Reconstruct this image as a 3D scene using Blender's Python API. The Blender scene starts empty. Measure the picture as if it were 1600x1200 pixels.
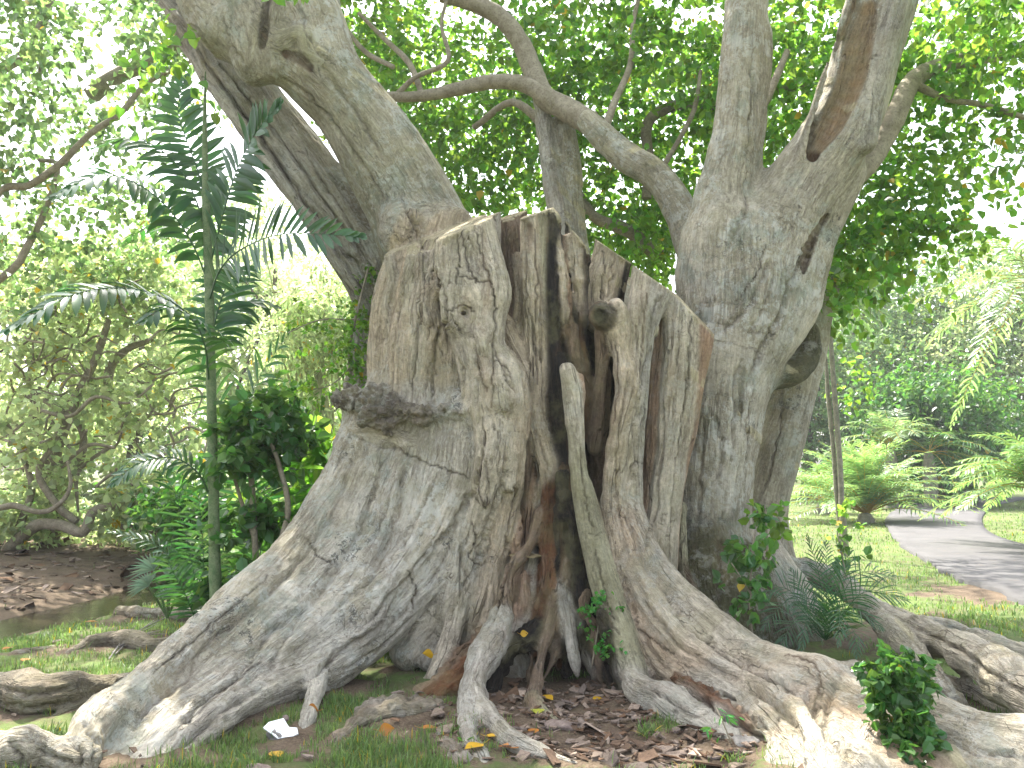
import bpy, math, random, os
import numpy as np
from mathutils import Vector, Matrix

R = math.radians
rng = np.random.default_rng(7)
random.seed(7)
sc = bpy.context.scene
COL = sc.collection

# ------------------------------------------------------------------ camera
F_PX = 1331.0
PITCH = R(5.6)
CAM_Z = 1.6
cam_d = bpy.data.cameras.new('camera')
cam_d.sensor_width = 36.0
cam_d.lens = 36.0 * F_PX / 1600.0
cam_d.clip_end = 2000
cam_d.clip_start = 0.05
cam = bpy.data.objects.new('camera', cam_d)
COL.objects.link(cam)
cam.location = (0, 0, CAM_Z)
cam.rotation_euler = (math.pi / 2 + PITCH, 0, 0)
sc.camera = cam

# ------------------------------------------------------------------ light
SUN_EL = R(60)
SUN_AZ = R(-28)      # measured from +Y (view direction), negative = to the left
world = bpy.data.worlds.new('World')
sc.world = world
world.use_nodes = True
wn = world.node_tree.nodes
bg = wn['Background']
sky = wn.new('ShaderNodeTexSky')
sky.sky_type = 'NISHITA'
sky.sun_disc = False
sky.sun_elevation = SUN_EL
sky.sun_rotation = SUN_AZ
sky.altitude = 50
sky.dust_density = 4.0
sky.air_density = 1.0
hsv_ = wn.new('ShaderNodeHueSaturation')       # bright thin overcast veil: the sky is nearly white
hsv_.inputs['Saturation'].default_value = 0.42
world.node_tree.links.new(sky.outputs[0], hsv_.inputs['Color'])
world.node_tree.links.new(hsv_.outputs[0], bg.inputs[0])
bg.inputs[1].default_value = 0.15
sun_d = bpy.data.lights.new('sun', 'SUN')
sun_d.energy = 3.7
sun_d.angle = R(0.6)
sun_d.color = (1.0, 0.95, 0.86)
sun = bpy.data.objects.new('sun', sun_d)
COL.objects.link(sun)
sdir = Vector((math.sin(SUN_AZ) * math.cos(SUN_EL), math.cos(SUN_AZ) * math.cos(SUN_EL), math.sin(SUN_EL)))
sun.rotation_euler = sdir.to_track_quat('Z', 'Y').to_euler()
sc.view_settings.view_transform = 'Standard'
sc.view_settings.look = 'None'
sc.view_settings.exposure = 2.22
sc.view_settings.gamma = 1.0
sc.cycles.max_bounces = 8
sc.cycles.diffuse_bounces = 2
sc.cycles.transmission_bounces = 6
sc.cycles.use_fast_gi = False

# ------------------------------------------------------------------ helpers
CP, SP = math.cos(PITCH), math.sin(PITCH)


def P(px, py, Y):
    """world point seen at photo pixel (px, py) at distance Y in front of the camera"""
    dx = (px - 800.0) / F_PX
    dy = (600.0 - py) / F_PX
    wy = CP - dy * SP
    wz = SP + dy * CP
    s = Y / wy
    return np.array([dx * s, Y, CAM_Z + wz * s])


def G(px, py, z=0.0):
    """point at height z seen at pixel"""
    dy = (600.0 - py) / F_PX
    wy = CP - dy * SP
    wz = SP + dy * CP
    s = (z - CAM_Z) / wz
    return np.array([(px - 800.0) / F_PX * s, wy * s, z])


_perm = rng.integers(0, 256, 4096).astype(np.int64)
_vals = rng.random(4096).astype(np.float32)


def vnoise(p):
    """value noise in [-1,1] for (N,3)"""
    i = np.floor(p).astype(np.int64)
    f = (p - i).astype(np.float32)
    f = f * f * (3 - 2 * f)
    out = np.zeros(len(p), np.float32)
    for dx in (0, 1):
        wx = f[:, 0] if dx else 1 - f[:, 0]
        for dy in (0, 1):
            wy = f[:, 1] if dy else 1 - f[:, 1]
            for dz in (0, 1):
                wz = f[:, 2] if dz else 1 - f[:, 2]
                h = _perm[(i[:, 0] + dx) & 4095]
                h = _perm[(h + (i[:, 1] + dy) * 7) & 4095]
                h = (_perm[(h * 3 + (i[:, 2] + dz) * 13) & 4095] * 11 + h * 5) & 4095
                out += wx * wy * wz * _vals[h]
    return out * 2 - 1


def fbm(p, octv=4):
    a, s, t = 1.0, np.zeros(len(p), np.float32), 0.0
    p = np.asarray(p, dtype=np.float64)
    for _ in range(octv):
        s += a * vnoise(p)
        t += a
        p = p * 2.03 + 17.1
        a *= 0.5
    return s / t


def mesh_from(name, verts, faces_flat, loop_starts, mat=None, smooth=True):
    me = bpy.data.meshes.new(name)
    verts = np.ascontiguousarray(verts, dtype=np.float32)
    faces_flat = np.ascontiguousarray(faces_flat, dtype=np.int32)
    loop_starts = np.ascontiguousarray(loop_starts, dtype=np.int32)
    me.vertices.add(len(verts))
    me.vertices.foreach_set('co', verts.ravel())
    me.loops.add(len(faces_flat))
    me.loops.foreach_set('vertex_index', faces_flat)
    me.polygons.add(len(loop_starts))
    me.polygons.foreach_set('loop_start', loop_starts)
    me.update(calc_edges=True)
    me.polygons.foreach_set('use_smooth', np.full(len(loop_starts), smooth, dtype=bool))
    if mat:
        me.materials.append(mat)
    return me


def quads(name, verts, q, mat=None, smooth=True):
    q = np.asarray(q)
    n = q.shape[1]
    return mesh_from(name, verts, q.ravel(), np.arange(len(q)) * n, mat, smooth)


def link(name, data, parent=None):
    o = bpy.data.objects.new(name, data)
    COL.objects.link(o)
    if parent is not None:
        o.parent = parent
        o.matrix_parent_inverse = parent.matrix_basis.inverted()
    return o


def empty(name, loc=(0, 0, 0)):
    o = bpy.data.objects.new(name, None)
    COL.objects.link(o)
    o.location = tuple(float(v) for v in loc)
    return o


def tag(o, label=None, cat=None, group=None, kind=None):
    if label: o['label'] = label
    if cat: o['category'] = cat
    if group: o['group'] = group
    if kind: o['kind'] = kind
    return o


def norm(v):
    v = np.asarray(v, dtype=float)
    return v / (np.linalg.norm(v, axis=-1, keepdims=True) + 1e-12)


def smooth_path(pts, sub=4):
    """Catmull-Rom through the rows of pts"""
    pts = np.asarray(pts, dtype=float)
    if len(pts) < 3 or sub < 2:
        return pts
    ext = np.vstack([2 * pts[0] - pts[1], pts, 2 * pts[-1] - pts[-2]])
    out = []
    for i in range(1, len(ext) - 2):
        p0, p1, p2, p3 = ext[i - 1], ext[i], ext[i + 1], ext[i + 2]
        for k in range(sub):
            t = k / sub
            out.append(0.5 * ((2 * p1) + (-p0 + p2) * t + (2 * p0 - 5 * p1 + 4 * p2 - p3) * t * t + (-p0 + 3 * p1 - 3 * p2 + p3) * t ** 3))
    out.append(pts[-1])
    return np.array(out)


def PX(pts):
    """[(px,py,Y,rpx)] -> array of x,y,z,r in metres"""
    out = []
    for p in pts:
        w = P(p[0], p[1], p[2])
        out.append([w[0], w[1], w[2], p[3] * p[2] / F_PX])
    return np.array(out)


class MB:
    """collects geometry, builds one mesh"""
    def __init__(self):
        self.v, self.f, self.ls, self.nv, self.nl = [], [], [], 0, 0
        self.cols = []

    def add(self, verts, faces, col=None):
        verts = np.asarray(verts, dtype=np.float32).reshape(-1, 3)
        faces = np.asarray(faces, dtype=np.int64)
        self.v.append(verts)
        n = faces.shape[1]
        self.f.append((faces + self.nv).ravel())
        self.ls.append(np.arange(len(faces)) * n + self.nl)
        self.nl += faces.size
        self.nv += len(verts)
        if col is not None:
            col = np.asarray(col, dtype=np.float32)
            if col.ndim == 1:
                col = np.tile(col, (len(verts), 1))
            self.cols.append(col)

    def tube(self, path, sides=8, sub=3, rough=0.0, cap=True, col=None):
        """path rows x,y,z,r"""
        p = smooth_path(path, sub)
        c, r = p[:, :3], np.maximum(p[:, 3], 0.0005)
        t = np.gradient(c, axis=0)
        t = norm(t)
        u = np.cross(t[0], [0.3, 0.2, 1.0])
        if np.linalg.norm(u) < 0.1:
            u = np.cross(t[0], [1, 0, 0])
        U = []
        for k in range(len(c)):
            u = u - t[k] * np.dot(u, t[k])
            u = u / (np.linalg.norm(u) + 1e-9)
            U.append(u)
        U = np.array(U)
        W = np.cross(t, U)
        a = np.arange(sides) / sides * 2 * math.pi
        rr = r[:, None] * np.ones(sides)[None]
        if rough:
            rr = rr * (1 + rough * rng.uniform(-1, 1, rr.shape))
        v = c[:, None, :] + rr[:, :, None] * (np.cos(a)[None, :, None] * U[:, None, :] + np.sin(a)[None, :, None] * W[:, None, :])
        n = len(c)
        i = np.arange(n - 1)[:, None] * sides
        j = np.arange(sides)[None]
        j2 = (j + 1) % sides
        f = np.stack([i + j, i + j2, i + sides + j2, i + sides + j], -1).reshape(-1, 4)
        self.add(v.reshape(-1, 3), f, col)
        if cap:
            for k in (0, n - 1):
                ring = v[k]
                cc = c[k] + t[k] * r[k] * (0.3 if k else -0.3)
                ff = [[sides, q, (q + 1) % sides] if k else [sides, (q + 1) % sides, q] for q in range(sides)]
                self.add(np.vstack([ring, cc]), ff, col)

    def build(self, name, mat, parent=None, smooth=True):
        me = mesh_from(name, np.vstack(self.v), np.concatenate(self.f), np.concatenate(self.ls), mat, smooth)
        if self.cols:
            a = me.color_attributes.new('tint', 'FLOAT_COLOR', 'POINT')
            c = np.vstack(self.cols)
            if c.shape[1] == 3:
                c = np.hstack([c, np.ones((len(c), 1), np.float32)])
            a.data.foreach_set('color', c.ravel().astype(np.float32))
        return link(name, me, parent)


# ------------------------------------------------------------------ materials
class NT:
    def __init__(self, name):
        self.m = bpy.data.materials.new(name)
        self.m.use_nodes = True
        self.t = self.m.node_tree
        self.t.nodes.clear()
        self.out = self.n('OutputMaterial')

    def n(self, typ, **kw):
        nd = self.t.nodes.new('ShaderNode' + typ)
        for k, v in kw.items():
            setattr(nd, k, v)
        return nd

    def l(self, a, b):
        self.t.links.new(a, b)

    def val(self, sock, v):
        if isinstance(v, (int, float)):
            sock.default_value = v
        elif isinstance(v, tuple):
            sock.default_value = v if len(v) == len(sock.default_value) else (*v, 1.0)
        else:
            self.l(v, sock)

    def noise(self, vec, scale, detail=4, rough=0.6, dist=0.0):
        nd = self.n('TexNoise')
        if vec is not None: self.l(vec, nd.inputs['Vector'])
        nd.inputs['Scale'].default_value = scale
        nd.inputs['Detail'].default_value = detail
        nd.inputs['Roughness'].default_value = rough
        nd.inputs['Distortion'].default_value = dist
        return nd.outputs['Fac']

    def ramp(self, fac, lo, hi, a=0.0, b=1.0):
        nd = self.n('MapRange')
        self.l(fac, nd.inputs[0])
        nd.inputs[1].default_value = lo; nd.inputs[2].default_value = hi
        nd.inputs[3].default_value = a; nd.inputs[4].default_value = b
        return nd.outputs[0]

    def math(self, op, a, b=None):
        nd = self.n('Math', operation=op)
        self.val(nd.inputs[0], a)
        if b is not None: self.val(nd.inputs[1], b)
        return nd.outputs[0]

    def mix(self, fac, a, b, mode='MIX'):
        nd = self.n('Mix', data_type='RGBA', blend_type=mode)
        self.val(nd.inputs[0], fac)
        self.val(nd.inputs[6], a)
        self.val(nd.inputs[7], b)
        return nd.outputs[2]

    def bump(self, h, strength, dist, normal=None):
        nd = self.n('Bump')
        nd.inputs['Strength'].default_value = strength
        nd.inputs['Distance'].default_value = dist
        self.l(h, nd.inputs['Height'])
        if normal is not None: self.l(normal, nd.inputs['Normal'])
        return nd.outputs[0]

    def principled(self, color, rough=0.8, normal=None, spec=0.3):
        nd = self.n('BsdfPrincipled')
        self.val(nd.inputs['Base Color'], color)
        self.val(nd.inputs['Roughness'], rough)
        nd.inputs['Specular IOR Level'].default_value = spec
        if normal is not None: self.l(normal, nd.inputs['Normal'])
        return nd

    def done(self, sh):
        self.l(sh, self.out.inputs[0])
        return self.m


def leaf_mat(name, base, trans, var=0.35, yellow=0.0, rough=0.45, tfac=0.45, scale=60.0):
    t = NT(name)
    geo = t.n('NewGeometry')
    ri = geo.outputs['Random Per Island']
    hsv = t.n('HueSaturation')
    hsv.inputs['Color'].default_value = (*base, 1)
    t.l(t.ramp(ri, 0, 1, 0.5 - 0.035, 0.5 + 0.02), hsv.inputs['Hue'])
    r2 = t.math('FRACT', t.math('MULTIPLY', ri, 37.0))
    t.l(t.ramp(r2, 0, 1, 1 - var, 1 + var), hsv.inputs['Value'])
    hs2 = t.n('HueSaturation')
    hs2.inputs['Color'].default_value = (*trans, 1)
    t.l(t.ramp(ri, 0, 1, 0.5 - 0.03, 0.5 + 0.02), hs2.inputs['Hue'])
    t.l(t.ramp(r2, 0, 1, 1 - var, 1 + var), hs2.inputs['Value'])
    c1, c2 = hsv.outputs[0], hs2.outputs[0]
    if yellow > 0:
        r3 = t.math('FRACT', t.math('MULTIPLY', ri, 91.0))
        yf = t.math('LESS_THAN', r3, yellow)
        c1 = t.mix(yf, c1, (0.42, 0.30, 0.03, 1)); c2 = t.mix(yf, c2, (0.6, 0.42, 0.03, 1))
    p = t.principled(c1, rough, spec=0.45)
    tr = t.n('BsdfTranslucent')
    t.l(c2, tr.inputs[0])
    ms = t.n('MixShader')
    ms.inputs[0].default_value = tfac
    t.l(p.outputs[0], ms.inputs[1]); t.l(tr.outputs[0], ms.inputs[2])
    return t.done(ms.outputs[0])


def bark_material(name='fig_bark'):
    """base colour comes from the 'wood' attribute of the piece (bare wood, bark, char...),
    alpha of it is how much lichen grows there; 'grain' runs along the fibres"""
    t = NT(name)
    at = t.n('Attribute', attribute_name='wood')
    ga = t.n('Attribute', attribute_name='grain')
    tc = t.n('TexCoord')
    g = ga.outputs['Vector']
    o = tc.outputs['Object']
    lf = at.outputs['Alpha']
    bare = t.math('SUBTRACT', 1.0, t.math('MINIMUM', lf, 1.0))
    n1 = t.noise(g, 9, 6, 0.68, 0.5)
    n2 = t.noise(g, 42, 5, 0.65, 0.3)
    n3 = t.noise(o, 34, 7, 0.78, 0.2)
    big = t.noise(o, 1.7, 5, 0.6)
    v = t.math('ADD', t.ramp(n1, 0.28, 0.72, 0.72, 1.24), t.ramp(n2, 0.3, 0.7, -0.24, 0.24))
    v = t.math('ADD', v, t.ramp(big, 0.3, 0.7, -0.2, 0.16))
    v = t.math('ADD', v, t.ramp(n3, 0.32, 0.68, -0.30, 0.26))
    hs = t.n('HueSaturation')
    t.l(at.outputs['Color'], hs.inputs['Color']); t.l(v, hs.inputs['Value'])
    c = hs.outputs[0]
    # olive and rusty drift
    c = t.mix(t.ramp(t.noise(o, 3.1, 6, 0.7), 0.47, 0.6, 0, 0.6), c, t.mix(0.55, c, (0.24, 0.22, 0.11, 1)))
    c = t.mix(t.math('MULTIPLY', t.ramp(t.noise(g, 4.2, 5, 0.65), 0.52, 0.68, 0, 0.5), bare), c, t.mix(0.6, c, (0.34, 0.17, 0.08, 1)))
    # lichen: pale crusts, grey green film, dark specks
    lv = t.noise(o, 8.5, 9, 0.78, 0.3)
    lm = t.math('MULTIPLY', t.math('MULTIPLY', t.ramp(lv, 0.50, 0.55), t.ramp(t.noise(o, 1.3, 4, 0.6), 0.42, 0.58, 0.15, 1)), lf)
    c = t.mix(t.math('MULTIPLY', lm, 0.75), c, (0.62, 0.61, 0.55, 1))
    gm = t.math('MULTIPLY', t.ramp(t.noise(o, 2.6, 7, 0.68), 0.53, 0.63), lf)
    c = t.mix(t.math('MULTIPLY', gm, 0.42), c, (0.25, 0.31, 0.26, 1))
    dv = t.noise(o, 17, 8, 0.8, 0.2)
    dm2 = t.noise(o, 1.6, 5, 0.6)
    dm = t.math('MULTIPLY', t.math('MULTIPLY', t.ramp(dv, 0.53, 0.56), t.ramp(dm2, 0.52, 0.64)), lf)
    c = t.mix(t.math('MULTIPLY', dm, 0.85), c, (0.07, 0.07, 0.06, 1))
    # drying cracks along the fibres, mostly in bare wood
    e = t.math('ABSOLUTE', t.math('SUBTRACT', t.noise(g, 5.5, 3, 0.5, 0.3), 0.5))
    cr = t.ramp(e, 0.0, 0.011, 1, 0)
    e2 = t.math('ABSOLUTE', t.math('SUBTRACT', t.noise(o, 5.0, 4, 0.6, 0.8), 0.5))
    cr2 = t.math('MULTIPLY', t.ramp(e2, 0.0, 0.006, 0.6, 0), t.ramp(t.noise(o, 2.3, 2, 0.5), 0.5, 0.6))
    crm = t.math('MULTIPLY', cr, t.ramp(t.noise(o, 3.3, 3, 0.5), 0.47, 0.6))
    crm = t.math('MAXIMUM', t.math('MULTIPLY', crm, t.ramp(bare, 0, 1, 0.25, 1)), cr2)
    c = t.mix(t.math('MULTIPLY', crm, 0.75), c, (0.035, 0.025, 0.018, 1))
    f1 = t.ramp(t.math('ABSOLUTE', t.math('SUBTRACT', t.noise(g, 13, 4, 0.6, 0.4), 0.5)), 0.0, 0.05, 0, 1)
    f2 = t.ramp(t.math('ABSOLUTE', t.math('SUBTRACT', t.noise(g, 31, 3, 0.6, 0.3), 0.5)), 0.0, 0.06, 0, 1)
    fis = t.math('MULTIPLY', t.math('MULTIPLY', t.ramp(f1, 0, 1, 0.45, 1), t.ramp(f2, 0, 1, 0.7, 1)), 1.0)
    fm = t.math('MULTIPLY', t.math('SUBTRACT', 1.0, fis), t.ramp(t.noise(o, 2.1, 4, 0.6), 0.38, 0.6, 0.12, 0.6))
    c = t.mix(fm, c, (0.12, 0.09, 0.06, 1))
    h = t.math('ADD', t.math('MULTIPLY', n1, 1.0), t.math('MULTIPLY', n2, 0.5))
    h = t.math('ADD', h, t.math('MULTIPLY', n3, 0.55))
    h = t.math('ADD', h, t.math('MULTIPLY', crm, -0.8))
    h = t.math('ADD', h, t.math('MULTIPLY', fm, -1.1))
    b = t.bump(h, 1.0, 0.045)
    p = t.principled(c, 0.85, b, 0.2)
    return t.done(p.outputs[0])

# ------------------------------------------------------------------ the fig tree, carved out of strokes
VS = 0.0142
LO = np.array([-4.5, 4.3, -0.25])
HI = np.array([4.3, 10.2, 6.3])
C_BARK = (0.49, 0.435, 0.34, 1.0)      # pale weathered bark
C_BARKD = (0.40, 0.36, 0.265, 0.8)
C_WHITE = (0.53, 0.49, 0.41, 1.0)
C_TAN = (0.55, 0.45, 0.325, 0.3)     # bare wood
C_PALE = (0.58, 0.505, 0.39, 0.35)
C_GREY = (0.47, 0.43, 0.36, 0.4)
C_RED = (0.47, 0.32, 0.22, 0.2)
C_OLIVE = (0.35, 0.325, 0.215, 0.1)
C_CHAR = (0.016, 0.014, 0.013, 0.0)
C_ROT = (0.15, 0.065, 0.03, 0.0)
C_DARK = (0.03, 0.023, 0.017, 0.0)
C_MOSS = (0.085, 0.083, 0.04, 0.55)
C_RING = (0.21, 0.18, 0.14, 0.6)
C_BROWN = (0.24, 0.17, 0.115, 0.1)
STROKES = []   # dict(body, part, col, path)
BODYK = {'stump_left': 0.027, 'stump_right': 0.021, 'heart': 0.014, 'live': 0.045, 'root': 0.024, 'free': 0.02}


def S(body, part, col, pts, sub=3):
    p = smooth_path(PX(pts), sub)
    if part in ('surface_root', 'buttress_root', 'hanging_root', 'aerial_root', 'rotten_root'):     # knobbly
        p[:, 3] *= 1 + 0.22 * vnoise(p[:, :3] * 5.5) + 0.10 * vnoise(p[:, :3] * 17)
        p[:, 2] += 0.25 * p[:, 3] * vnoise(p[:, :3] * 4 + 50)
        p[:, 0] += 0.25 * p[:, 3] * vnoise(p[:, :3] * 4 + 90)
    STROKES.append(dict(body=body, part=part, col=col, path=p))


def H2(pts):
    """[(px,py,height,rpx)] -> same with the distance worked out"""
    return [(p[0], p[1], float(G(p[0], p[1], p[2])[1]), p[3]) for p in pts]


def sheet(body, part, cols, A, B, n, r, wob=0.0, rfac=None, jit=None):
    """a buttress: strokes laid side by side from curve A to curve B"""
    A = np.array([[*P(*a[:3])] for a in A]); B = np.array([[*P(*b[:3])] for b in B])
    for k in range(n):
        t = k / (n - 1)
        path = A * (1 - t) + B * t
        rr = np.full((len(path), 1), r) * (1 + (jit[k] if jit else 0))
        if rfac is not None:
            rr = rr * np.array(rfac)[:, None]
        path = path.copy()
        if wob:
            off = wob * (1 if k % 2 else -1) * (0.6 + 0.8 * rng.random())
            path[:, 1] += off
        c = cols[min(len(cols) - 1, int(t * len(cols)))]
        STROKES.append(dict(body=body, part=part, col=c, path=smooth_path(np.hstack([path, rr]), 3), lane=(B - A).mean(0) * t))


# --- left half of the sawn stump
SL = 'stump_left'
S(SL, 'sawn_stump', C_TAN, [(640, 350, 7.42, 26), (622, 420, 7.4, 25), (604, 480, 7.36, 24), (596, 545, 7.32, 22), (598, 600, 7.3, 24), (600, 640, 7.3, 30)])
S(SL, 'sawn_stump', C_TAN, [(672, 340, 7.25, 24), (655, 410, 7.22, 23), (642, 480, 7.2, 24), (632, 540, 7.12, 25), (630, 600, 7.12, 22), (628, 650, 7.15, 24)])
S(SL, 'sawn_stump', C_PALE, [(706, 330, 7.15, 22), (690, 400, 7.1, 18), (672, 450, 7.08, 16), (664, 500, 7.05, 17), (655, 560, 7.05, 15), (648, 600, 7.08, 14), (645, 650, 7.1, 16)])
S(SL, 'sawn_stump', C_TAN, [(700, 400, 7.05, 16), (690, 440, 6.98, 14), (672, 470, 7.0, 12), (682, 520, 7.0, 13), (668, 590, 7.05, 13), (660, 640, 7.1, 14)])
S(SL, 'sawn_stump', C_PALE, [(735, 320, 6.98, 30), (716, 380, 6.9, 32), (712, 430, 6.84, 28), (706, 475, 6.74, 18), (706, 497, 6.68, 17), (722, 525, 6.78, 24), (733, 560, 6.76, 24), (742, 600, 6.78, 22), (748, 650, 6.82, 26)])
S(SL, 'sawn_stump', C_PALE, [(745, 330, 6.98, 26), (762, 400, 6.86, 24), (774, 450, 6.76, 26), (768, 495, 6.78, 26), (764, 545, 6.74, 26), (778, 590, 6.68, 34), (785, 625, 6.66, 36)])
S(SL, 'sawn_stump', C_PALE, [(735, 440, 6.82, 24), (752, 480, 6.78, 22), (748, 530, 6.78, 20), (750, 590, 6.78, 22), (755, 640, 6.8, 24)])
S(SL, 'sawn_stump', C_TAN, [(700, 445, 6.86, 15), (716, 462, 6.8, 14), (740, 470, 6.76, 12), (770, 468, 6.74, 10)])
S(SL, 'sawn_stump', C_TAN, [(790, 560, 6.74, 18), (806, 590, 6.72, 20), (812, 630, 6.72, 22), (806, 665, 6.72, 24)])
S(SL, 'sawn_stump', C_GREY, [(768, 300, 7.12, 16), (770, 360, 7.1, 15), (774, 420, 7.06, 12), (776, 450, 7.0, 10)])
S(SL, 'sawn_stump', C_TAN, [(700, 560, 7.3, 60), (700, 640, 7.2, 55)])
S(SL, 'sawn_stump', C_TAN, [(690, 520, 7.32, 50), (735, 600, 7.25, 50), (720, 650, 7.2, 50)])
S(SL, 'sawn_stump', C_TAN, [(720, 380, 7.5, 60), (690, 480, 7.5, 65), (680, 560, 7.4, 60)])
S(SL, 'sawn_stump', C_PALE, [(712, 560, 7.12, 12), (705, 600, 7.1, 10), (705, 650, 7.1, 12)])
S(SL, 'sawn_stump', C_TAN, [(690, 565, 7.12, 9), (682, 610, 7.1, 9), (680, 650, 7.1, 10)])
for (xa, xb, ya, yb, Y_, r_) in [(612, 600, 400, 600, 7.22, 7), (640, 618, 400, 620, 7.08, 7), (660, 645, 400, 620, 7.02, 6), (684, 662, 390, 500, 6.97, 6), (724, 716, 370, 450, 6.76, 7), (742, 752, 370, 440, 6.78, 6),
                             (760, 758, 500, 600, 6.64, 7), (745, 770, 520, 620, 6.66, 7), (790, 800, 640, 760, 6.66, 8), (752, 756, 650, 780, 6.66, 8), (772, 770, 660, 740, 6.64, 7)]:
    S(SL, 'sawn_stump', C_PALE, [(xa + (xb - xa) * q + rng.normal(0, 3), ya + (yb - ya) * q, Y_ + rng.normal(0, .012), r_ * rng.uniform(.6, 1.3)) for q in (0, .2, .4, .6, .8, 1)])
# gap strip between, leading to the centre
S('heart', 'sawn_stump', C_BROWN, [(797, 352, 7.25, 14), (800, 450, 7.25, 16), (806, 540, 7.2, 18), (815, 620, 7.2, 18)])
S('heart', 'sawn_stump', C_TAN, [(806, 400, 7.12, 9), (812, 450, 7.1, 11), (813, 500, 7.08, 13), (800, 520, 7.02, 16), (788, 500, 6.98, 11)])
S('heart', 'sawn_stump', C_TAN, [(792, 520, 6.98, 16), (812, 560, 6.96, 18), (832, 600, 6.94, 14)])
S('heart', 'sawn_stump', C_TAN, [(828, 338, 6.98, 17), (830, 400, 6.98, 19), (832, 460, 6.96, 18), (836, 530, 6.94, 18), (838, 590, 6.92, 16), (836, 640, 6.9, 16), (846, 690, 6.88, 19), (858, 735, 6.88, 18), (846, 780, 6.92, 12), (842, 840, 7.0, 12)])
S('heart', 'sawn_stump', C_OLIVE, [(842, 345, 6.99, 14), (844, 420, 6.97, 10), (842, 520, 6.95, 9)])
# the burnt seam
S('heart', 'charred_wood', C_CHAR, [(856, 332, 7.02, 11), (858, 400, 7.0, 10), (862, 480, 6.98, 12), (866, 560, 6.94, 13), (872, 640, 6.92, 13), (880, 700, 6.92, 15), (886, 760, 6.82, 17), (891, 830, 6.78, 19), (899, 900, 6.74, 19), (914, 960, 6.66, 18), (945, 1030, 6.5, 17), (975, 1085, 6.3, 12)])
S('heart', 'charred_wood', C_CHAR, [(868, 330, 7.05, 9), (872, 420, 7.05, 8), (888, 480, 7.06, 10), (884, 560, 7.04, 12), (890, 640, 7.05, 12), (898, 740, 7.05, 12), (905, 830, 7.05, 14)])
S('heart', 'charred_wood', C_BROWN, [(884, 372, 7.1, 8), (880, 430, 7.05, 8), (886, 470, 7.0, 9), (884, 520, 7.0, 6)])
S('heart', 'charred_wood', C_TAN, [(868, 372, 7.0, 6), (876, 400, 6.98, 7), (880, 450, 6.97, 7), (884, 500, 6.97, 7)])
S('heart', 'charred_wood', C_TAN, [(898, 372, 7.06, 13), (900, 410, 7.04, 11), (905, 450, 7.04, 8), (910, 500, 7.08, 7)])
S('heart', 'charred_wood', C_CHAR, [(886, 350, 7.12, 6), (890, 400, 7.12, 6), (898, 450, 7.12, 7), (900, 520, 7.12, 10)])
S('heart', 'charred_wood', C_CHAR, [(912, 378, 7.04, 6), (914, 430, 7.04, 6), (908, 520, 7.08, 9), (916, 600, 7.1, 14), (922, 680, 7.14, 14)])
S('heart', 'charred_wood', C_BROWN, [(893, 515, 7.02, 8), (896, 550, 7.02, 11), (906, 575, 7.05, 8)])
S('heart', 'rotten_wood', C_ROT, [(862, 715, 6.87, 4), (860, 760, 6.84, 10), (858, 820, 6.8, 14), (857, 870, 6.76, 17), (857, 930, 6.7, 18), (848, 985, 6.62, 17), (836, 1010, 6.55, 12)])
S('heart', 'rotten_wood', C_ROT, [(872, 900, 6.86, 12), (868, 950, 6.84, 12), (872, 1000, 6.8, 10), (872, 1040, 6.78, 8)])
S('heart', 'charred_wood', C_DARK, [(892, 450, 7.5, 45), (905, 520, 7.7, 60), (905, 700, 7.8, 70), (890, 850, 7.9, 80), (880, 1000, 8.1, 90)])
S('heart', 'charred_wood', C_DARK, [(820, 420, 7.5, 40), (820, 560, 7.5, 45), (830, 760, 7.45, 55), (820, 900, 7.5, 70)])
S('heart', 'sawn_stump', C_BROWN, [(800, 330, 7.5, 26), (805, 420, 7.5, 28), (812, 520, 7.5, 30)])
S('heart', 'charred_wood', C_CHAR, [(874, 560, 6.9, 9), (880, 640, 6.86, 12), (886, 710, 6.86, 14), (890, 790, 6.88, 16), (896, 870, 6.88, 15)])
S('heart', 'charred_wood', C_CHAR, [(858, 620, 6.88, 6), (866, 690, 6.85, 8), (874, 750, 6.85, 9)])
S('heart', 'charred_wood', C_CHAR, [(866, 340, 6.99, 9), (862, 420, 6.95, 8), (868, 500, 6.93, 10)])
S('free', 'split_slab', C_PALE, [(879, 574, 6.66, 4), (884, 610, 6.64, 6), (890, 660, 6.6, 7)])
S('free', 'split_slab', C_RED, [(908, 588, 6.68, 5), (910, 612, 6.66, 6), (905, 650, 6.64, 5)])
# --- right half of the sawn stump
SR = 'stump_right'
S(SR, 'sawn_stump', C_TAN, [(952, 330, 7.2, 20), (946, 400, 7.2, 22), (930, 450, 7.2, 24), (932, 500, 7.22, 22)])
S(SR, 'sawn_stump', C_TAN, [(972, 380, 7.2, 12), (955, 440, 7.18, 12), (946, 480, 7.15, 12)])
S(SR, 'sawn_stump', C_CHAR, [(985, 380, 7.3, 12), (970, 440, 7.28, 11), (962, 480, 7.25, 10)])
S(SR, 'sawn_stump', C_PALE, [(1010, 380, 7.1, 20), (1004, 440, 7.08, 20), (996, 500, 7.02, 18), (990, 560, 6.98, 16), (984, 640, 6.96, 15), (980, 700, 6.98, 15), (984, 760, 7.0, 14), (988, 840, 7.0, 13)])
S(SR, 'sawn_stump', C_GREY, [(1035, 400, 7.08, 22), (1030, 450, 7.06, 22), (1018, 490, 7.02, 18), (1010, 550, 6.98, 12), (1003, 620, 6.97, 11), (996, 680, 6.98, 11), (992, 760, 7.02, 12), (996, 850, 7.05, 14)])
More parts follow.
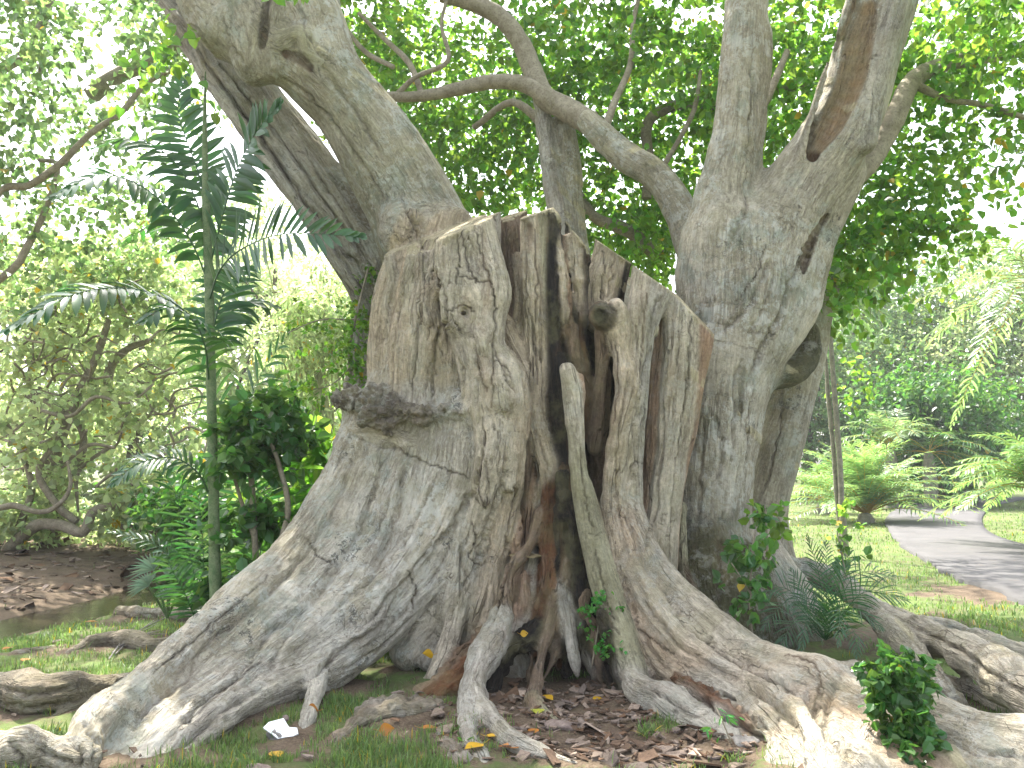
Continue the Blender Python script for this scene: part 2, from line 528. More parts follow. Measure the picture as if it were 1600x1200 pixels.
S(SR, 'sawn_stump', C_PALE, [(1075, 440, 7.12, 24), (1065, 500, 7.1, 28), (1062, 560, 7.08, 28), (1058, 640, 7.1, 26), (1046, 720, 7.12, 24), (1036, 800, 7.14, 24), (1030, 880, 7.16, 24), (1026, 940, 7.16, 24)])
S(SR, 'sawn_stump', C_RED, [(1045, 470, 7.2, 22), (1036, 540, 7.22, 20), (1030, 620, 7.22, 20), (1025, 700, 7.22, 20), (1020, 790, 7.22, 18), (1012, 880, 7.22, 18)])
S(SR, 'sawn_stump', C_RED, [(1108, 460, 7.12, 20), (1094, 530, 7.1, 18), (1086, 590, 7.12, 16), (1074, 660, 7.14, 16), (1058, 740, 7.18, 14), (1048, 820, 7.2, 12), (1044, 900, 7.2, 12)])
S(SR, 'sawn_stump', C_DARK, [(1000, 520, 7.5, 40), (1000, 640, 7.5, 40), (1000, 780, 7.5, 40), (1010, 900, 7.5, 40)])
# stub with the dark sawn end, and the ribbon root running down from it
S(SR, 'buttress_root', C_TAN, [(958, 488, 6.9, 21), (968, 540, 6.88, 18), (974, 600, 6.86, 17), (966, 660, 6.84, 16), (958, 720, 6.84, 14), (952, 780, 6.82, 14), (952, 830, 6.8, 17), (962, 880, 6.76, 22), (985, 940, 6.7, 28)])
S(SR, 'buttress_root', C_PALE, [(985, 600, 6.9, 12), (978, 680, 6.9, 12), (970, 760, 6.88, 14), (972, 820, 6.86, 16), (984, 860, 6.86, 16)])
S(SR, 'sawn_knot', (.10, .08, .055, .1), [(958, 505, 6.9, 19), (943, 493, 6.83, 20)])
for _ in range(9):
    S(SR, 'sawn_knot', C_CHAR if _ % 2 else C_BROWN, [(941 + rng.normal(0, 9), 492 + rng.normal(0, 9), 6.78, 5), (944, 494, 6.84, 5)], 1)
S(SR, 'sawn_knot', C_BROWN, [(940, 520, 6.92, 12), (942, 560, 6.98, 10), (936, 620, 7.05, 10), (930, 700, 7.1, 12)])
S(SR, 'charred_wood', C_BROWN, [(945, 580, 7.3, 12), (938, 640, 7.35, 13), (934, 740, 7.4, 14), (932, 840, 7.4, 14)])
# leaning pale slab of split wood
S('free', 'split_slab', C_PALE, [(888, 578, 6.66, 11), (896, 612, 6.63, 12), (900, 660, 6.6, 12), (902, 720, 6.58, 13)])
S('free', 'split_slab', C_OLIVE, [(888, 584, 6.66, 9), (895, 640, 6.62, 11), (902, 720, 6.57, 13), (914, 790, 6.53, 15), (928, 860, 6.48, 17), (948, 930, 6.4, 20), (970, 990, 6.3, 22), (992, 1050, 6.15, 20), (1006, 1095, 6.0, 13)])
S('free', 'split_slab', C_OLIVE, [(912, 760, 6.6, 12), (938, 850, 6.53, 13), (962, 930, 6.45, 14), (990, 1010, 6.38, 14), (1008, 1060, 6.32, 10)])
# --- left buttress
A = [(600, 600, 7.35), (560, 660, 7.3), (530, 740, 7.2), (470, 850, 6.9), (365, 950, 6.35), (265, 1040, 5.8), (180, 1110, 5.3), (135, 1165, 5.0), (125, 1240, 4.75)]
B = [(735, 640, 6.95), (728, 720, 6.9), (710, 800, 6.88), (690, 880, 6.85), (620, 960, 6.7), (540, 1030, 6.4), (440, 1085, 5.95), (330, 1130, 5.45), (240, 1215, 4.85)]
sheet('root', 'buttress_root', [C_BARK, C_BARK, C_WHITE, C_BARK, C_GREY, C_WHITE], A, B, 13, 0.15, 0.022,
      rfac=[0.9, 0.9, 0.9, 1.0, 1.05, 0.95, 0.85, 0.72, 0.68])
# its ridge and the ribs that run down it
S('root', 'buttress_root', C_BARK, [(575, 655, 7.2, 16), (552, 700, 7.15, 15), (530, 750, 7.08, 16), (500, 800, 6.95, 18), (455, 860, 6.75, 22), (395, 925, 6.4, 24), (320, 985, 5.95, 28), (245, 1045, 5.5, 30), (170, 1110, 5.05, 32), (130, 1160, 4.8, 30), (120, 1215, 4.65, 28)])
S('root', 'buttress_root', C_WHITE, [(640, 700, 6.95, 10), (612, 770, 6.88, 10), (598, 830, 6.8, 9), (560, 900, 6.62, 13), (520, 960, 6.4, 14), (450, 1010, 6.1, 15), (380, 1060, 5.7, 16), (300, 1120, 5.2, 18), (230, 1190, 4.8, 22)])
S('root', 'buttress_root', C_BARK, [(735, 690, 6.8, 12), (715, 770, 6.75, 12), (672, 850, 6.68, 11), (620, 905, 6.58, 10), (560, 955, 6.42, 11)])
S('root', 'buttress_root', C_BARK, [(700, 700, 6.88, 8), (670, 780, 6.8, 9), (640, 860, 6.7, 9), (560, 930, 6.5, 9)])
S('root', 'buttress_root', C_GREY, [(640, 860, 6.66, 10), (588, 950, 6.45, 14), (575, 985, 6.38, 15), (540, 1005, 6.3, 15), (510, 1020, 6.22, 14)])
S('root', 'buttress_root', C_WHITE, H2([(510, 1010, .2, 18), (500, 1042, .19, 17), (492, 1080, .13, 15), (483, 1118, .06, 13), (475, 1150, .0, 12)]))
S('root', 'buttress_root', C_GREY, [(540, 1020, 6.4, 14), (490, 1050, 6.1, 18), (430, 1080, 5.8, 22), (360, 1120, 5.4, 22), (300, 1165, 5.0, 24), (235, 1230, 4.65, 26)])
S('root', 'buttress_root', C_BARK, [(730, 670, 6.95, 36), (720, 760, 6.92, 36), (715, 860, 6.9, 36), (690, 950, 6.85, 34), (640, 1020, 6.8, 30)])
# belt top of buttress
S('root', 'buttress_root', C_PALE, [(560, 668, 7.15, 15), (600, 672, 7.02, 14), (640, 690, 6.95, 10)])
# --- folds that come down from the stump's front
S('root', 'sawn_stump', C_PALE, [(770, 600, 6.75, 34), (772, 660, 6.7, 32), (772, 710, 6.68, 30), (765, 750, 6.7, 26), (752, 800, 6.75, 20), (735, 850, 6.78, 16), (722, 900, 6.76, 15), (716, 950, 6.7, 14), (702, 1000, 6.6, 15), (685, 1045, 6.5, 15), (660, 1080, 6.45, 10)])
S('root', 'sawn_stump', C_TAN, [(808, 630, 6.72, 20), (804, 680, 6.72, 22), (800, 730, 6.75, 24), (796, 780, 6.8, 22), (780, 840, 6.82, 18), (765, 890, 6.85, 20), (755, 940, 6.8, 22), (740, 1000, 6.8, 22)])
S('root', 'sawn_stump', C_BROWN, [(818, 640, 6.85, 14), (815, 720, 6.9, 14), (812, 780, 6.92, 10), (800, 850, 6.95, 10), (790, 920, 6.95, 12)])
S('root', 'sawn_stump', C_RED, [(755, 880, 6.95, 28), (760, 950, 6.95, 34), (740, 1010, 6.9, 34)])
S('root', 'sawn_stump', C_RED, [(825, 720, 7.0, 14), (826, 790, 7.0, 18), (822, 850, 7.0, 18), (826, 920, 6.98, 22), (815, 990, 6.95, 24)])
S('root', 'sawn_stump', C_GREY, [(775, 800, 7.1, 40), (775, 880, 7.08, 42), (778, 950, 7.05, 44), (770, 1010, 7.0, 40)])
S('root', 'sawn_stump', C_RED, [(800, 860, 6.95, 9), (796, 930, 6.88, 10), (770, 990, 6.8, 12), (740, 1030, 6.7, 12)])
S('root', 'sawn_stump', C_GREY, [(735, 850, 6.95, 14), (725, 930, 6.88, 14), (700, 990, 6.8, 14), (668, 1035, 6.7, 14)])
S('root', 'charred_wood', C_CHAR, [(892, 760, 6.95, 18), (900, 830, 6.9, 22), (914, 900, 6.84, 28), (926, 980, 6.72, 30), (948, 1040, 6.6, 28), (975, 1085, 6.4, 18)])
S('root', 'charred_wood', C_CHAR, [(850, 840, 7.0, 18), (846, 920, 6.95, 22), (842, 990, 6.85, 24)])
S('root', 'charred_wood', C_CHAR, [(925, 900, 6.8, 9), (940, 970, 6.72, 10), (965, 1040, 6.6, 12), (990, 1100, 6.35, 12)])
S('root', 'hanging_root', C_GREY, [(905, 880, 6.9, 5), (915, 940, 6.8, 6), (925, 1000, 6.7, 7), (935, 1050, 6.6, 6)])
S('root', 'hanging_root', C_BROWN, [(862, 900, 6.74, 5), (872, 960, 6.66, 6), (866, 1020, 6.55, 6), (850, 1060, 6.45, 5)])
S('root', 'hanging_root', C_GREY, [(826, 1000, 6.62, 5), (850, 1010, 6.58, 6), (870, 1000, 6.6, 5)])
for (xa, ya, xb, yb, Y_, r_, c_) in [(846, 780, 826, 940, 6.86, 7, C_GREY), (852, 870, 842, 1000, 6.7, 5, C_BROWN), (876, 780, 878, 930, 6.8, 5, C_ROT), (884, 880, 872, 1010, 6.66, 5, C_BROWN), (890, 780, 908, 1000, 6.66, 9, C_CHAR), (880, 740, 892, 900, 6.74, 8, C_CHAR), (874, 800, 880, 960, 6.7, 6, C_CHAR),
                               (905, 800, 918, 940, 6.78, 6, C_CHAR), (912, 930, 940, 1060, 6.5, 7, C_BROWN), (820, 900, 806, 1000, 6.72, 7, C_RED), (870, 960, 885, 1050, 6.6, 6, C_CHAR), (902, 960, 925, 1050, 6.6, 6, C_GREY), (812, 800, 808, 880, 6.84, 7, C_RED),
                               (935, 960, 985, 1105, 6.25, 9, C_CHAR), (832, 1020, 822, 1080, 6.5, 5, C_BROWN)]:
    n_s = 5
    S('root', 'rotten_wood' if c_ in (C_ROT, C_BROWN) else 'charred_wood', c_, [(xa + (xb - xa) * q / n_s + rng.normal(0, 3), ya + (yb - ya) * q / n_s, Y_ + rng.normal(0, .015) - .05 * q / n_s, r_ * rng.uniform(.6, 1.3)) for q in range(n_s + 1)])
# front root that hangs down to the soil in the middle
S('root', 'hanging_root', C_BROWN, [(842, 800, 6.8, 9), (826, 850, 6.72, 11), (800, 885, 6.62, 13), (790, 930, 6.52, 15), (784, 975, 6.42, 17)])
S('root', 'hanging_root', (.44, .41, .35, .45), [(784, 965, 6.42, 17), (768, 1015, 6.25, 22), (746, 1058, 6.0, 22), (728, 1095, 5.75, 18), (730, 1130, 5.35, 16), (745, 1170, 4.95, 15), (762, 1215, 4.6, 12)])
S('root', 'hanging_root', C_GREY, [(738, 1075, 5.9, 16), (758, 1108, 5.55, 17), (782, 1140, 5.2, 18), (815, 1165, 4.92, 17), (865, 1186, 4.78, 13), (930, 1203, 4.66, 8)])
S('root', 'hanging_root', C_GREY, [(838, 900, 6.84, 13), (826, 945, 6.76, 13), (812, 985, 6.68, 14)])
S('root', 'hanging_root', C_BROWN, [(866, 930, 6.62, 6), (860, 965, 6.55, 8), (852, 1000, 6.45, 9), (842, 1040, 6.35, 11), (836, 1080, 6.1, 12), (834, 1112, 5.75, 11), (822, 1128, 5.55, 7)])
S('root', 'hanging_root', C_OLIVE, [(834, 1095, 5.95, 10), (852, 1118, 5.68, 9), (885, 1135, 5.48, 6)])
S('root', 'hanging_root', C_GREY, [(874, 870, 6.74, 4), (880, 930, 6.6, 6), (890, 980, 6.5, 8), (898, 1030, 6.42, 8), (903, 1055, 6.4, 4)])
# burnt and rotten arch over the hollow
S('root', 'rotten_root', C_CHAR, [(856, 965, 6.66, 15), (828, 1000, 6.5, 19), (796, 1018, 6.42, 16), (776, 1050, 6.35, 13), (764, 1100, 6.2, 12)])
S('root', 'rotten_root', C_BROWN, [(760, 990, 6.6, 12), (725, 1025, 6.48, 14), (690, 1058, 6.3, 16), (660, 1085, 6.2, 18), (630, 1110, 6.05, 15)])
S('root', 'rotten_root', C_ROT, [(740, 1040, 6.35, 15), (710, 1065, 6.22, 20), (680, 1090, 6.1, 20), (655, 1110, 6.0, 14)])
S('root', 'rotten_root', (.22, .19, .15, .35), [(690, 1110, 5.8, 15), (630, 1115, 5.6, 17), (585, 1122, 5.5, 16), (550, 1140, 5.3, 14), (522, 1165, 5.02, 12), (497, 1192, 4.78, 10)])
S('root', 'rotten_root', (.22, .19, .15, .35), [(640, 1105, 5.75, 13), (585, 1104, 5.62, 13), (560, 1112, 5.5, 9)])
S('root', 'rotten_root', (.22, .19, .15, .35), [(690, 1155, 5.15, 12), (712, 1172, 4.95, 15), (722, 1195, 4.75, 12)])
S('root', 'hanging_root', C_GREY, [(795, 1010, 6.75, 30), (810, 1060, 6.75, 32), (800, 1100, 6.7, 26)])
# --- right buttress (heights above the ground instead of distances)
RT = 'root'
A = [(985, 800, 7.0), (1010, 870, 6.95), (1050, 930, 6.7), (1110, 978, 6.4), (1180, 1025, 6.0), (1250, 1052, 5.7), (1330, 1095, 5.25), (1440, 1135, 4.95), (1620, 1190, 4.6)]
B = [(955, 820, 6.85), (975, 900, 6.75), (1000, 970, 6.6), (1040, 1040, 6.35), (1080, 1065, 6.1), (1130, 1085, 5.9), (1190, 1115, 5.5), (1250, 1165, 4.95), (1330, 1240, 4.45)]
sheet(RT, 'buttress_root', [C_PALE, C_BARK, C_TAN, C_RED, C_TAN], A, B, 9, 0.13, 0.02, rfac=[0.8, 0.9, 1, 1, 1, 1, 1.1, 1.2, 1.2])
S(RT, 'buttress_root', C_PALE, [(1000, 845, 6.93, 14), (1035, 898, 6.75, 17), (1080, 945, 6.5, 20), (1125, 985, 6.2, 22), (1180, 1022, 5.9, 22), (1245, 1040, 5.6, 22), (1285, 1050, 5.45, 26), (1330, 1085, 5.15, 25), (1385, 1112, 4.95, 24), (1440, 1128, 4.9, 24), (1520, 1158, 4.7, 26), (1640, 1195, 4.5, 26)])
S(RT, 'buttress_root', C_TAN, [(985, 900, 6.65, 12), (1020, 960, 6.45, 14), (1065, 1010, 6.2, 15), (1110, 1040, 6.0, 15), (1150, 1060, 5.85, 15)])
S(RT, 'buttress_root', C_RED, [(965, 930, 6.68, 12), (1000, 1000, 6.45, 13), (1035, 1050, 6.3, 13)])
S(RT, 'buttress_root', C_PALE, [(1000, 905, 6.62, 10), (1050, 965, 6.35, 12), (1100, 1010, 6.1, 12), (1150, 1045, 5.85, 12)])
S(RT, 'buttress_root', C_WHITE, [(1120, 1040, 5.9, 14), (1170, 1058, 5.7, 17), (1215, 1085, 5.45, 19), (1245, 1120, 5.15, 24), (1275, 1165, 4.8, 32), (1300, 1230, 4.4, 40)])
S(RT, 'buttress_root', C_WHITE, [(1085, 1062, 5.95, 12), (1125, 1078, 5.75, 18), (1165, 1102, 5.5, 20), (1198, 1135, 5.2, 18), (1218, 1170, 4.95, 17), (1228, 1230, 4.6, 22)])
S(RT, 'buttress_root', C_WHITE, [(1222, 1068, 5.45, 9), (1236, 1092, 5.25, 13), (1262, 1122, 5.05, 15), (1300, 1155, 4.8, 18), (1350, 1195, 4.5, 24), (1400, 1250, 4.3, 30)])
S(RT, 'buttress_root', C_BARK, [(1300, 1062, 5.3, 16), (1308, 1100, 5.2, 20), (1330, 1150, 5.0, 22), (1370, 1200, 4.75, 26), (1400, 1250, 4.5, 26)])
S(RT, 'buttress_root', C_BARK, [(1310, 1050, 5.4, 8), (1335, 1042, 5.4, 14), (1350, 1052, 5.35, 9)])
S(RT, 'buttress_root', C_WHITE, [(1385, 1120, 4.9, 14), (1360, 1140, 4.75, 12), (1350, 1160, 4.65, 13), (1345, 1185, 4.55, 10)])
S(RT, 'buttress_root', C_BARK, [(1400, 1150, 4.85, 26), (1470, 1175, 4.7, 30), (1560, 1215, 4.5, 34), (1640, 1250, 4.3, 34)])
S(RT, 'buttress_root', C_GREY, [(985, 1058, 6.15, 14), (1008, 1085, 5.88, 24), (1050, 1108, 5.62, 28), (1095, 1135, 5.38, 25), (1140, 1165, 5.1, 18)])
S(RT, 'buttress_root', C_GREY, [(1005, 1060, 6.25, 12), (1012, 1105, 6.05, 18), (1040, 1130, 5.85, 18), (1090, 1165, 5.6, 12)])
S(RT, 'buttress_root', C_WHITE, [(1165, 1135, 5.45, 14), (1190, 1160, 5.25, 14), (1200, 1200, 5.0, 14)])
S(RT, 'rotten_root', C_ROT, [(1055, 1058, 5.98, 11), (1092, 1084, 5.68, 15), (1132, 1112, 5.38, 17), (1175, 1145, 5.12, 15)])
S(RT, 'rotten_root', C_ROT, [(1070, 1078, 5.82, 10), (1112, 1110, 5.5, 12), (1150, 1140, 5.22, 11)])
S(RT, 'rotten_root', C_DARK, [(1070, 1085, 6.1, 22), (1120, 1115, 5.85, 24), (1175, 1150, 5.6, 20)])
# right roots over the lawn
S(RT, 'surface_root', C_BARK, H2([(1180, 870, .75, 26), (1240, 890, .60, 20), (1300, 905, .50, 18), (1340, 932, .42, 18), (1372, 962, .36, 20), (1400, 1000, .30, 22), (1440, 1040, .22, 22), (1480, 1080, .12, 17), (1500, 1105, .03, 10)]))
S(RT, 'surface_root', C_PALE, H2([(1345, 935, .42, 13), (1375, 955, .38, 17), (1440, 990, .34, 24), (1490, 1012, .33, 28), (1540, 1040, .32, 33), (1600, 1080, .30, 38), (1700, 1140, .25, 40)]))
S(RT, 'surface_root', C_BARK, H2([(1380, 955, .30, 14), (1430, 972, .24, 13), (1500, 985, .18, 13), (1560, 1010, .18, 14), (1640, 1035, .12, 16)]))
S(RT, 'surface_root', C_BARK, H2([(1385, 1090, .26, 20), (1440, 1105, .26, 26), (1500, 1125, .24, 28), (1560, 1140, .22, 28), (1660, 1165, .2, 30)]))
S(RT, 'surface_root', C_PALE, H2([(1470, 1060, .10, 9), (1530, 1085, .08, 14), (1600, 1120, .06, 12)]))
S(RT, 'surface_root', C_BARKD, H2([(1462, 955, .02, 6), (1480, 965, .07, 13), (1500, 975, .03, 9), (1530, 966, .05, 11), (1552, 985, .02, 6)]))
S(RT, 'surface_root', C_BARKD, H2([(1540, 1010, .05, 8), (1580, 1022, .06, 10), (1640, 1030, .03, 12)]))
# left surface roots
S(RT, 'surface_root', (.23, .195, .14, .5), H2([(-60, 1085, .10, 26), (20, 1080, .12, 30), (60, 1090, .12, 30), (120, 1080, .12, 24), (190, 1062, .10, 11), (260, 1045, .12, 9)]))
S(RT, 'surface_root', C_BARK, H2([(-60, 1190, .10, 30), (0, 1180, .12, 34), (42, 1165, .16, 30), (80, 1180, .10, 26), (130, 1190, .10, 26)]))
S(RT, 'surface_root', (.23, .195, .14, .5), H2([(105, 1025, .02, 6), (140, 1005, .07, 14), (190, 1000, .08, 16), (240, 1008, .08, 15), (300, 1000, .1, 18)]))
S(RT, 'surface_root', (.23, .195, .14, .5), H2([(185, 955, .04, 8), (220, 958, .08, 11), (270, 962, .08, 12), (340, 965, .1, 13)]))
S(RT, 'surface_root', (.23, .195, .14, .5), H2([(75, 1128, .01, 5), (110, 1112, .03, 7), (160, 1096, .04, 7), (210, 1080, .04, 6)]))
S(RT, 'surface_root', (.23, .195, .14, .5), H2([(-20, 1028, .02, 7), (40, 1020, .04, 10), (90, 1012, .01, 6)]))
# --- right hand living trunk
LV = 'live'
S(LV, 'trunk', C_BARK, [(1150, 400, 8.0, 85), (1150, 480, 8.0, 90), (1132, 560, 7.95, 76), (1118, 650, 7.9, 68), (1108, 740, 7.9, 62), (1105, 830, 7.85, 62), (1110, 920, 7.8, 72), (1115, 1000, 7.75, 88)])
S(LV, 'trunk', C_WHITE, [(1205, 420, 7.95, 62), (1195, 500, 7.9, 52), (1168, 570, 7.75, 36), (1145, 640, 7.7, 30), (1130, 720, 7.65, 28), (1120, 800, 7.65, 26)])
S(LV, 'trunk', C_BARK, [(1268, 410, 8.05, 26), (1250, 470, 8.0, 34), (1214, 530, 7.9, 32), (1185, 580, 7.85, 26), (1168, 640, 7.85, 24), (1160, 700, 7.85, 24), (1152, 740, 7.85, 20), (1150, 800, 7.85, 14), (1160, 850, 7.8, 18), (1175, 920, 7.75, 30)])
S(LV, 'trunk', C_MOSS, [(1100, 830, 7.66, 34), (1112, 900, 7.5, 56), (1130, 960, 7.42, 66), (1140, 1010, 7.35, 66)])
S(LV, 'trunk', C_MOSS, [(1085, 600, 8.0, 40), (1075, 720, 8.0, 40), (1070, 850, 8.0, 50)])
S(LV, 'trunk', C_BARKD, [(1280, 440, 9.0, 30), (1262, 520, 9.0, 34), (1242, 600, 9.0, 34), (1226, 660, 9.0, 34), (1206, 730, 9.0, 38), (1190, 800, 9.0, 40), (1185, 880, 9.0, 55)])
S(LV, 'trunk', C_WHITE, [(1266, 560, 8.95, 12), (1248, 640, 8.9, 14), (1228, 700, 8.9, 14), (1205, 780, 8.9, 12)])
S(LV, 'trunk', C_MOSS, [(1262, 520, 8.5, 18), (1262, 560, 8.4, 22), (1238, 582, 8.2, 22), (1205, 592, 8.0, 20), (1188, 600, 7.95, 18)])
S(LV, 'trunk', C_MOSS, [(1160, 880, 7.55, 34), (1185, 940, 7.45, 40), (1200, 1000, 7.4, 44)])
S(LV, 'trunk', C_BARK, [(1180, 860, 8.2, 40), (1220, 920, 8.1, 40), (1260, 980, 8.0, 34)])
# aerial roots on its left foot
S('free', 'aerial_root', C_OLIVE, [(1062, 792, 7.4, 9), (1068, 830, 7.35, 6), (1066, 880, 7.3, 6), (1070, 940, 7.25, 7), (1072, 990, 7.2, 8)])
S('free', 'aerial_root', C_OLIVE, [(1040, 810, 7.45, 5), (1058, 800, 7.42, 6), (1062, 795, 7.4, 8)])
S('free', 'aerial_root', C_BROWN, [(1040, 815, 7.45, 3.5), (1062, 870, 7.32, 3.5), (1085, 920, 7.2, 3.5), (1108, 975, 7.05, 3.5)])
# limbs of the right trunk
S(LV, 'limb', C_BARK, [(1120, 420, 8.0, 62), (1124, 350, 7.95, 50), (1132, 280, 7.9, 40), (1145, 210, 7.85, 36), (1152, 130, 7.8, 33), (1160, 50, 7.75, 32), (1168, -30, 7.7, 32), (1180, -160, 7.7, 30)])
S(LV, 'limb', C_BARKD, [(1150, 330, 8.0, 30), (1166, 240, 8.0, 26), (1178, 170, 7.9, 22), (1192, 80, 7.85, 18), (1186, 20, 7.8, 14), (1190, -60, 7.8, 16)])
S(LV, 'limb', C_BARK, [(1190, 400, 8.0, 78), (1222, 340, 7.95, 66), (1262, 280, 7.9, 60), (1300, 225, 7.8, 57), (1332, 160, 7.75, 56), (1352, 90, 7.7, 55), (1374, 20, 7.65, 54), (1392, -50, 7.6, 52), (1420, -170, 7.6, 50)])
S(LV, 'limb', C_BARK, [(1330, 270, 7.9, 24), (1300, 330, 8.0, 26), (1280, 380, 8.0, 26), (1258, 430, 8.0, 28)])
S(LV, 'limb', C_GREY, [(1420, -80, 7.25, 20), (1400, 10, 7.35, 18), (1378, 90, 7.42, 18), (1362, 160, 7.48, 15), (1356, 225, 7.52, 14)])
S(LV, 'limb', C_BARK, [(1346, -80, 7.4, 8), (1318, 50, 7.44, 8), (1290, 120, 7.46, 8), (1268, 190, 7.52, 9), (1258, 240, 7.6, 10)])
S(LV, 'limb', C_BARKD, [(1110, 420, 8.2, 40), (1080, 370, 8.3, 32), (1058, 320, 8.4, 27), (1025, 275, 8.5, 25), (985, 250, 8.6, 24), (950, 222, 8.7, 22), (918, 190, 8.8, 20)])
# left limb
S(LV, 'limb', C_BARKD, [(690, 430, 8.0, 80), (655, 350, 7.9, 76), (625, 290, 7.85, 72), (585, 220, 7.75, 66), (545, 165, 7.7, 60), (500, 120, 7.6, 58), (450, 80, 7.6, 56), (400, 55, 7.6, 60), (350, 40, 7.6, 48), (315, 0, 7.6, 40), (290, -60, 7.6, 40), (240, -150, 7.6, 36)])
S(LV, 'limb', C_BARK, [(520, 110, 7.55, 40), (500, 50, 7.5, 44), (480, 0, 7.45, 44), (460, -60, 7.4, 42), (430, -160, 7.4, 40)])
S(LV, 'limb', C_BARK, [(400, 100, 7.5, 34), (395, 40, 7.45, 36), (380, 0, 7.4, 36), (370, -60, 7.4, 36), (350, -160, 7.4, 36)])
S(LV, 'limb', C_BARKD, [(432, 110, 7.4, 16), (424, 60, 7.35, 12), (430, 10, 7.3, 14), (440, -40, 7.3, 20)])
S(LV, 'limb', C_OLIVE, [(440, 70, 7.3, 14), (470, 55, 7.25, 13), (480, 80, 7.25, 10), (500, 92, 7.3, 12)])
S(LV, 'limb', C_BARK, [(640, 360, 7.6, 50), (700, 345, 7.6, 22), (722, 340, 7.6, 12)])
S(LV, 'limb', C_BARK, [(545, 140, 7.7, 22), (532, 90, 7.75, 19), (520, 40, 7.8, 17), (512, -10, 7.8, 16), (505, -80, 7.8, 15)])
# strangler trunk behind it
S('root', 'strangled_trunk', C_BARKD, [(610, 480, 8.5, 50), (575, 400, 8.5, 54), (520, 320, 8.5, 52), (465, 250, 8.5, 50), (415, 180, 8.5, 46), (365, 110, 8.5, 42), (318, 40, 8.5, 40), (280, -20, 8.5, 36), (240, -100, 8.5, 36)])
S('root', 'strangled_trunk', C_BARKD, [(600, 440, 8.5, 40), (590, 520, 8.5, 40), (580, 600, 8.5, 42), (575, 700, 8.5, 48), (560, 800, 8.5, 60), (560, 950, 8.5, 70)])
for q, (o1, o2, rr, cc) in enumerate([(-40, -34, 12, C_GREY), (-22, -26, 7, C_GREY), (-8, -14, 10, C_BARKD), (6, 2, 6, C_GREY), (20, 16, 9, C_BARKD), (32, 30, 7, C_GREY), (-30, 20, 5, C_GREY), (25, -20, 5, C_GREY)]):
    S('root', 'strangled_trunk', cc, [(600 + o1 * .4, 500, 8.12, rr), (560 + o1, 400 + 12 * math.sin(q * 2), 8.0, rr), (505 + o1, 320 - 6 * math.cos(q * 3), 7.98, rr), (452 + o1 * .9, 250 + 8 * math.sin(q), 7.97, rr),
      (400 + o2, 175, 7.98, rr), (345 + o2, 95 + 8 * math.cos(q * 2), 8.08, rr), (300 + o2, 20, 8.1, rr), (262 + o2, -50, 8.1, rr)])
S('root', 'strangled_trunk', C_GREY, [(235, -20, 8.0, 9), (270, 20, 7.95, 9), (305, 60, 7.95, 8), (330, 110, 8.0, 9), (370, 150, 8.0, 9), (410, 165, 8.0, 10)])
S('root', 'strangled_trunk', C_GREY, [(420, 175, 7.95, 7), (450, 230, 7.95, 7), (490, 290, 7.95, 7), (520, 330, 7.95, 7)])
# centre background trunk of the same tree
S(LV, 'limb', C_BARKD, [(905, 480, 9.3, 36), (892, 400, 9.3, 30), (888, 330, 9.3, 26), (886, 260, 9.3, 24), (880, 200, 9.3, 20)])
S(LV, 'limb', C_GREY, [(868, 420, 9.1, 18), (872, 350, 9.1, 16), (862, 280, 9.1, 14), (850, 200, 9.2, 12), (842, 150, 9.2, 10)])
# hidden mass that ties the halves together
S(LV, 'trunk', C_BARKD, [(800, 560, 8.5, 110), (800, 700, 8.5, 120), (800, 900, 8.5, 130)])
S(LV, 'trunk', C_BARKD, [(960, 520, 8.4, 90), (960, 700, 8.4, 100), (960, 950, 8.4, 120)])
S(LV, 'trunk', C_BARKD, [(690, 500, 8.3, 90), (690, 700, 8.2, 110), (680, 900, 8.2, 120)])
# dark rough burl ring that girdles the left side
ringpts = [(556, 628, 7.2), (575, 622, 7.1), (592, 640, 7.0), (605, 652, 6.95), (622, 645, 6.92), (645, 644, 6.9), (668, 647, 6.86), (695, 647, 6.82), (720, 646, 6.8), (742, 643, 6.76)]
for i, (x, y, Y) in enumerate(ringpts):
    big = i < 4
    for k in range(9 if big else 5):
        a = (13 if big else 6)
        S('free', 'burl_ring', C_RING if big else (0.27, 0.235, 0.18, .4), [(x + rng.normal(0, a), y + rng.normal(0, a * .75), Y + rng.normal(0, .03), (9.5 if big else 8) * rng.uniform(.7, 1.2)), (x + rng.normal(0, a), y + rng.normal(0, a * .6), Y + rng.normal(0, .03), (8 if big else 5))], 1)

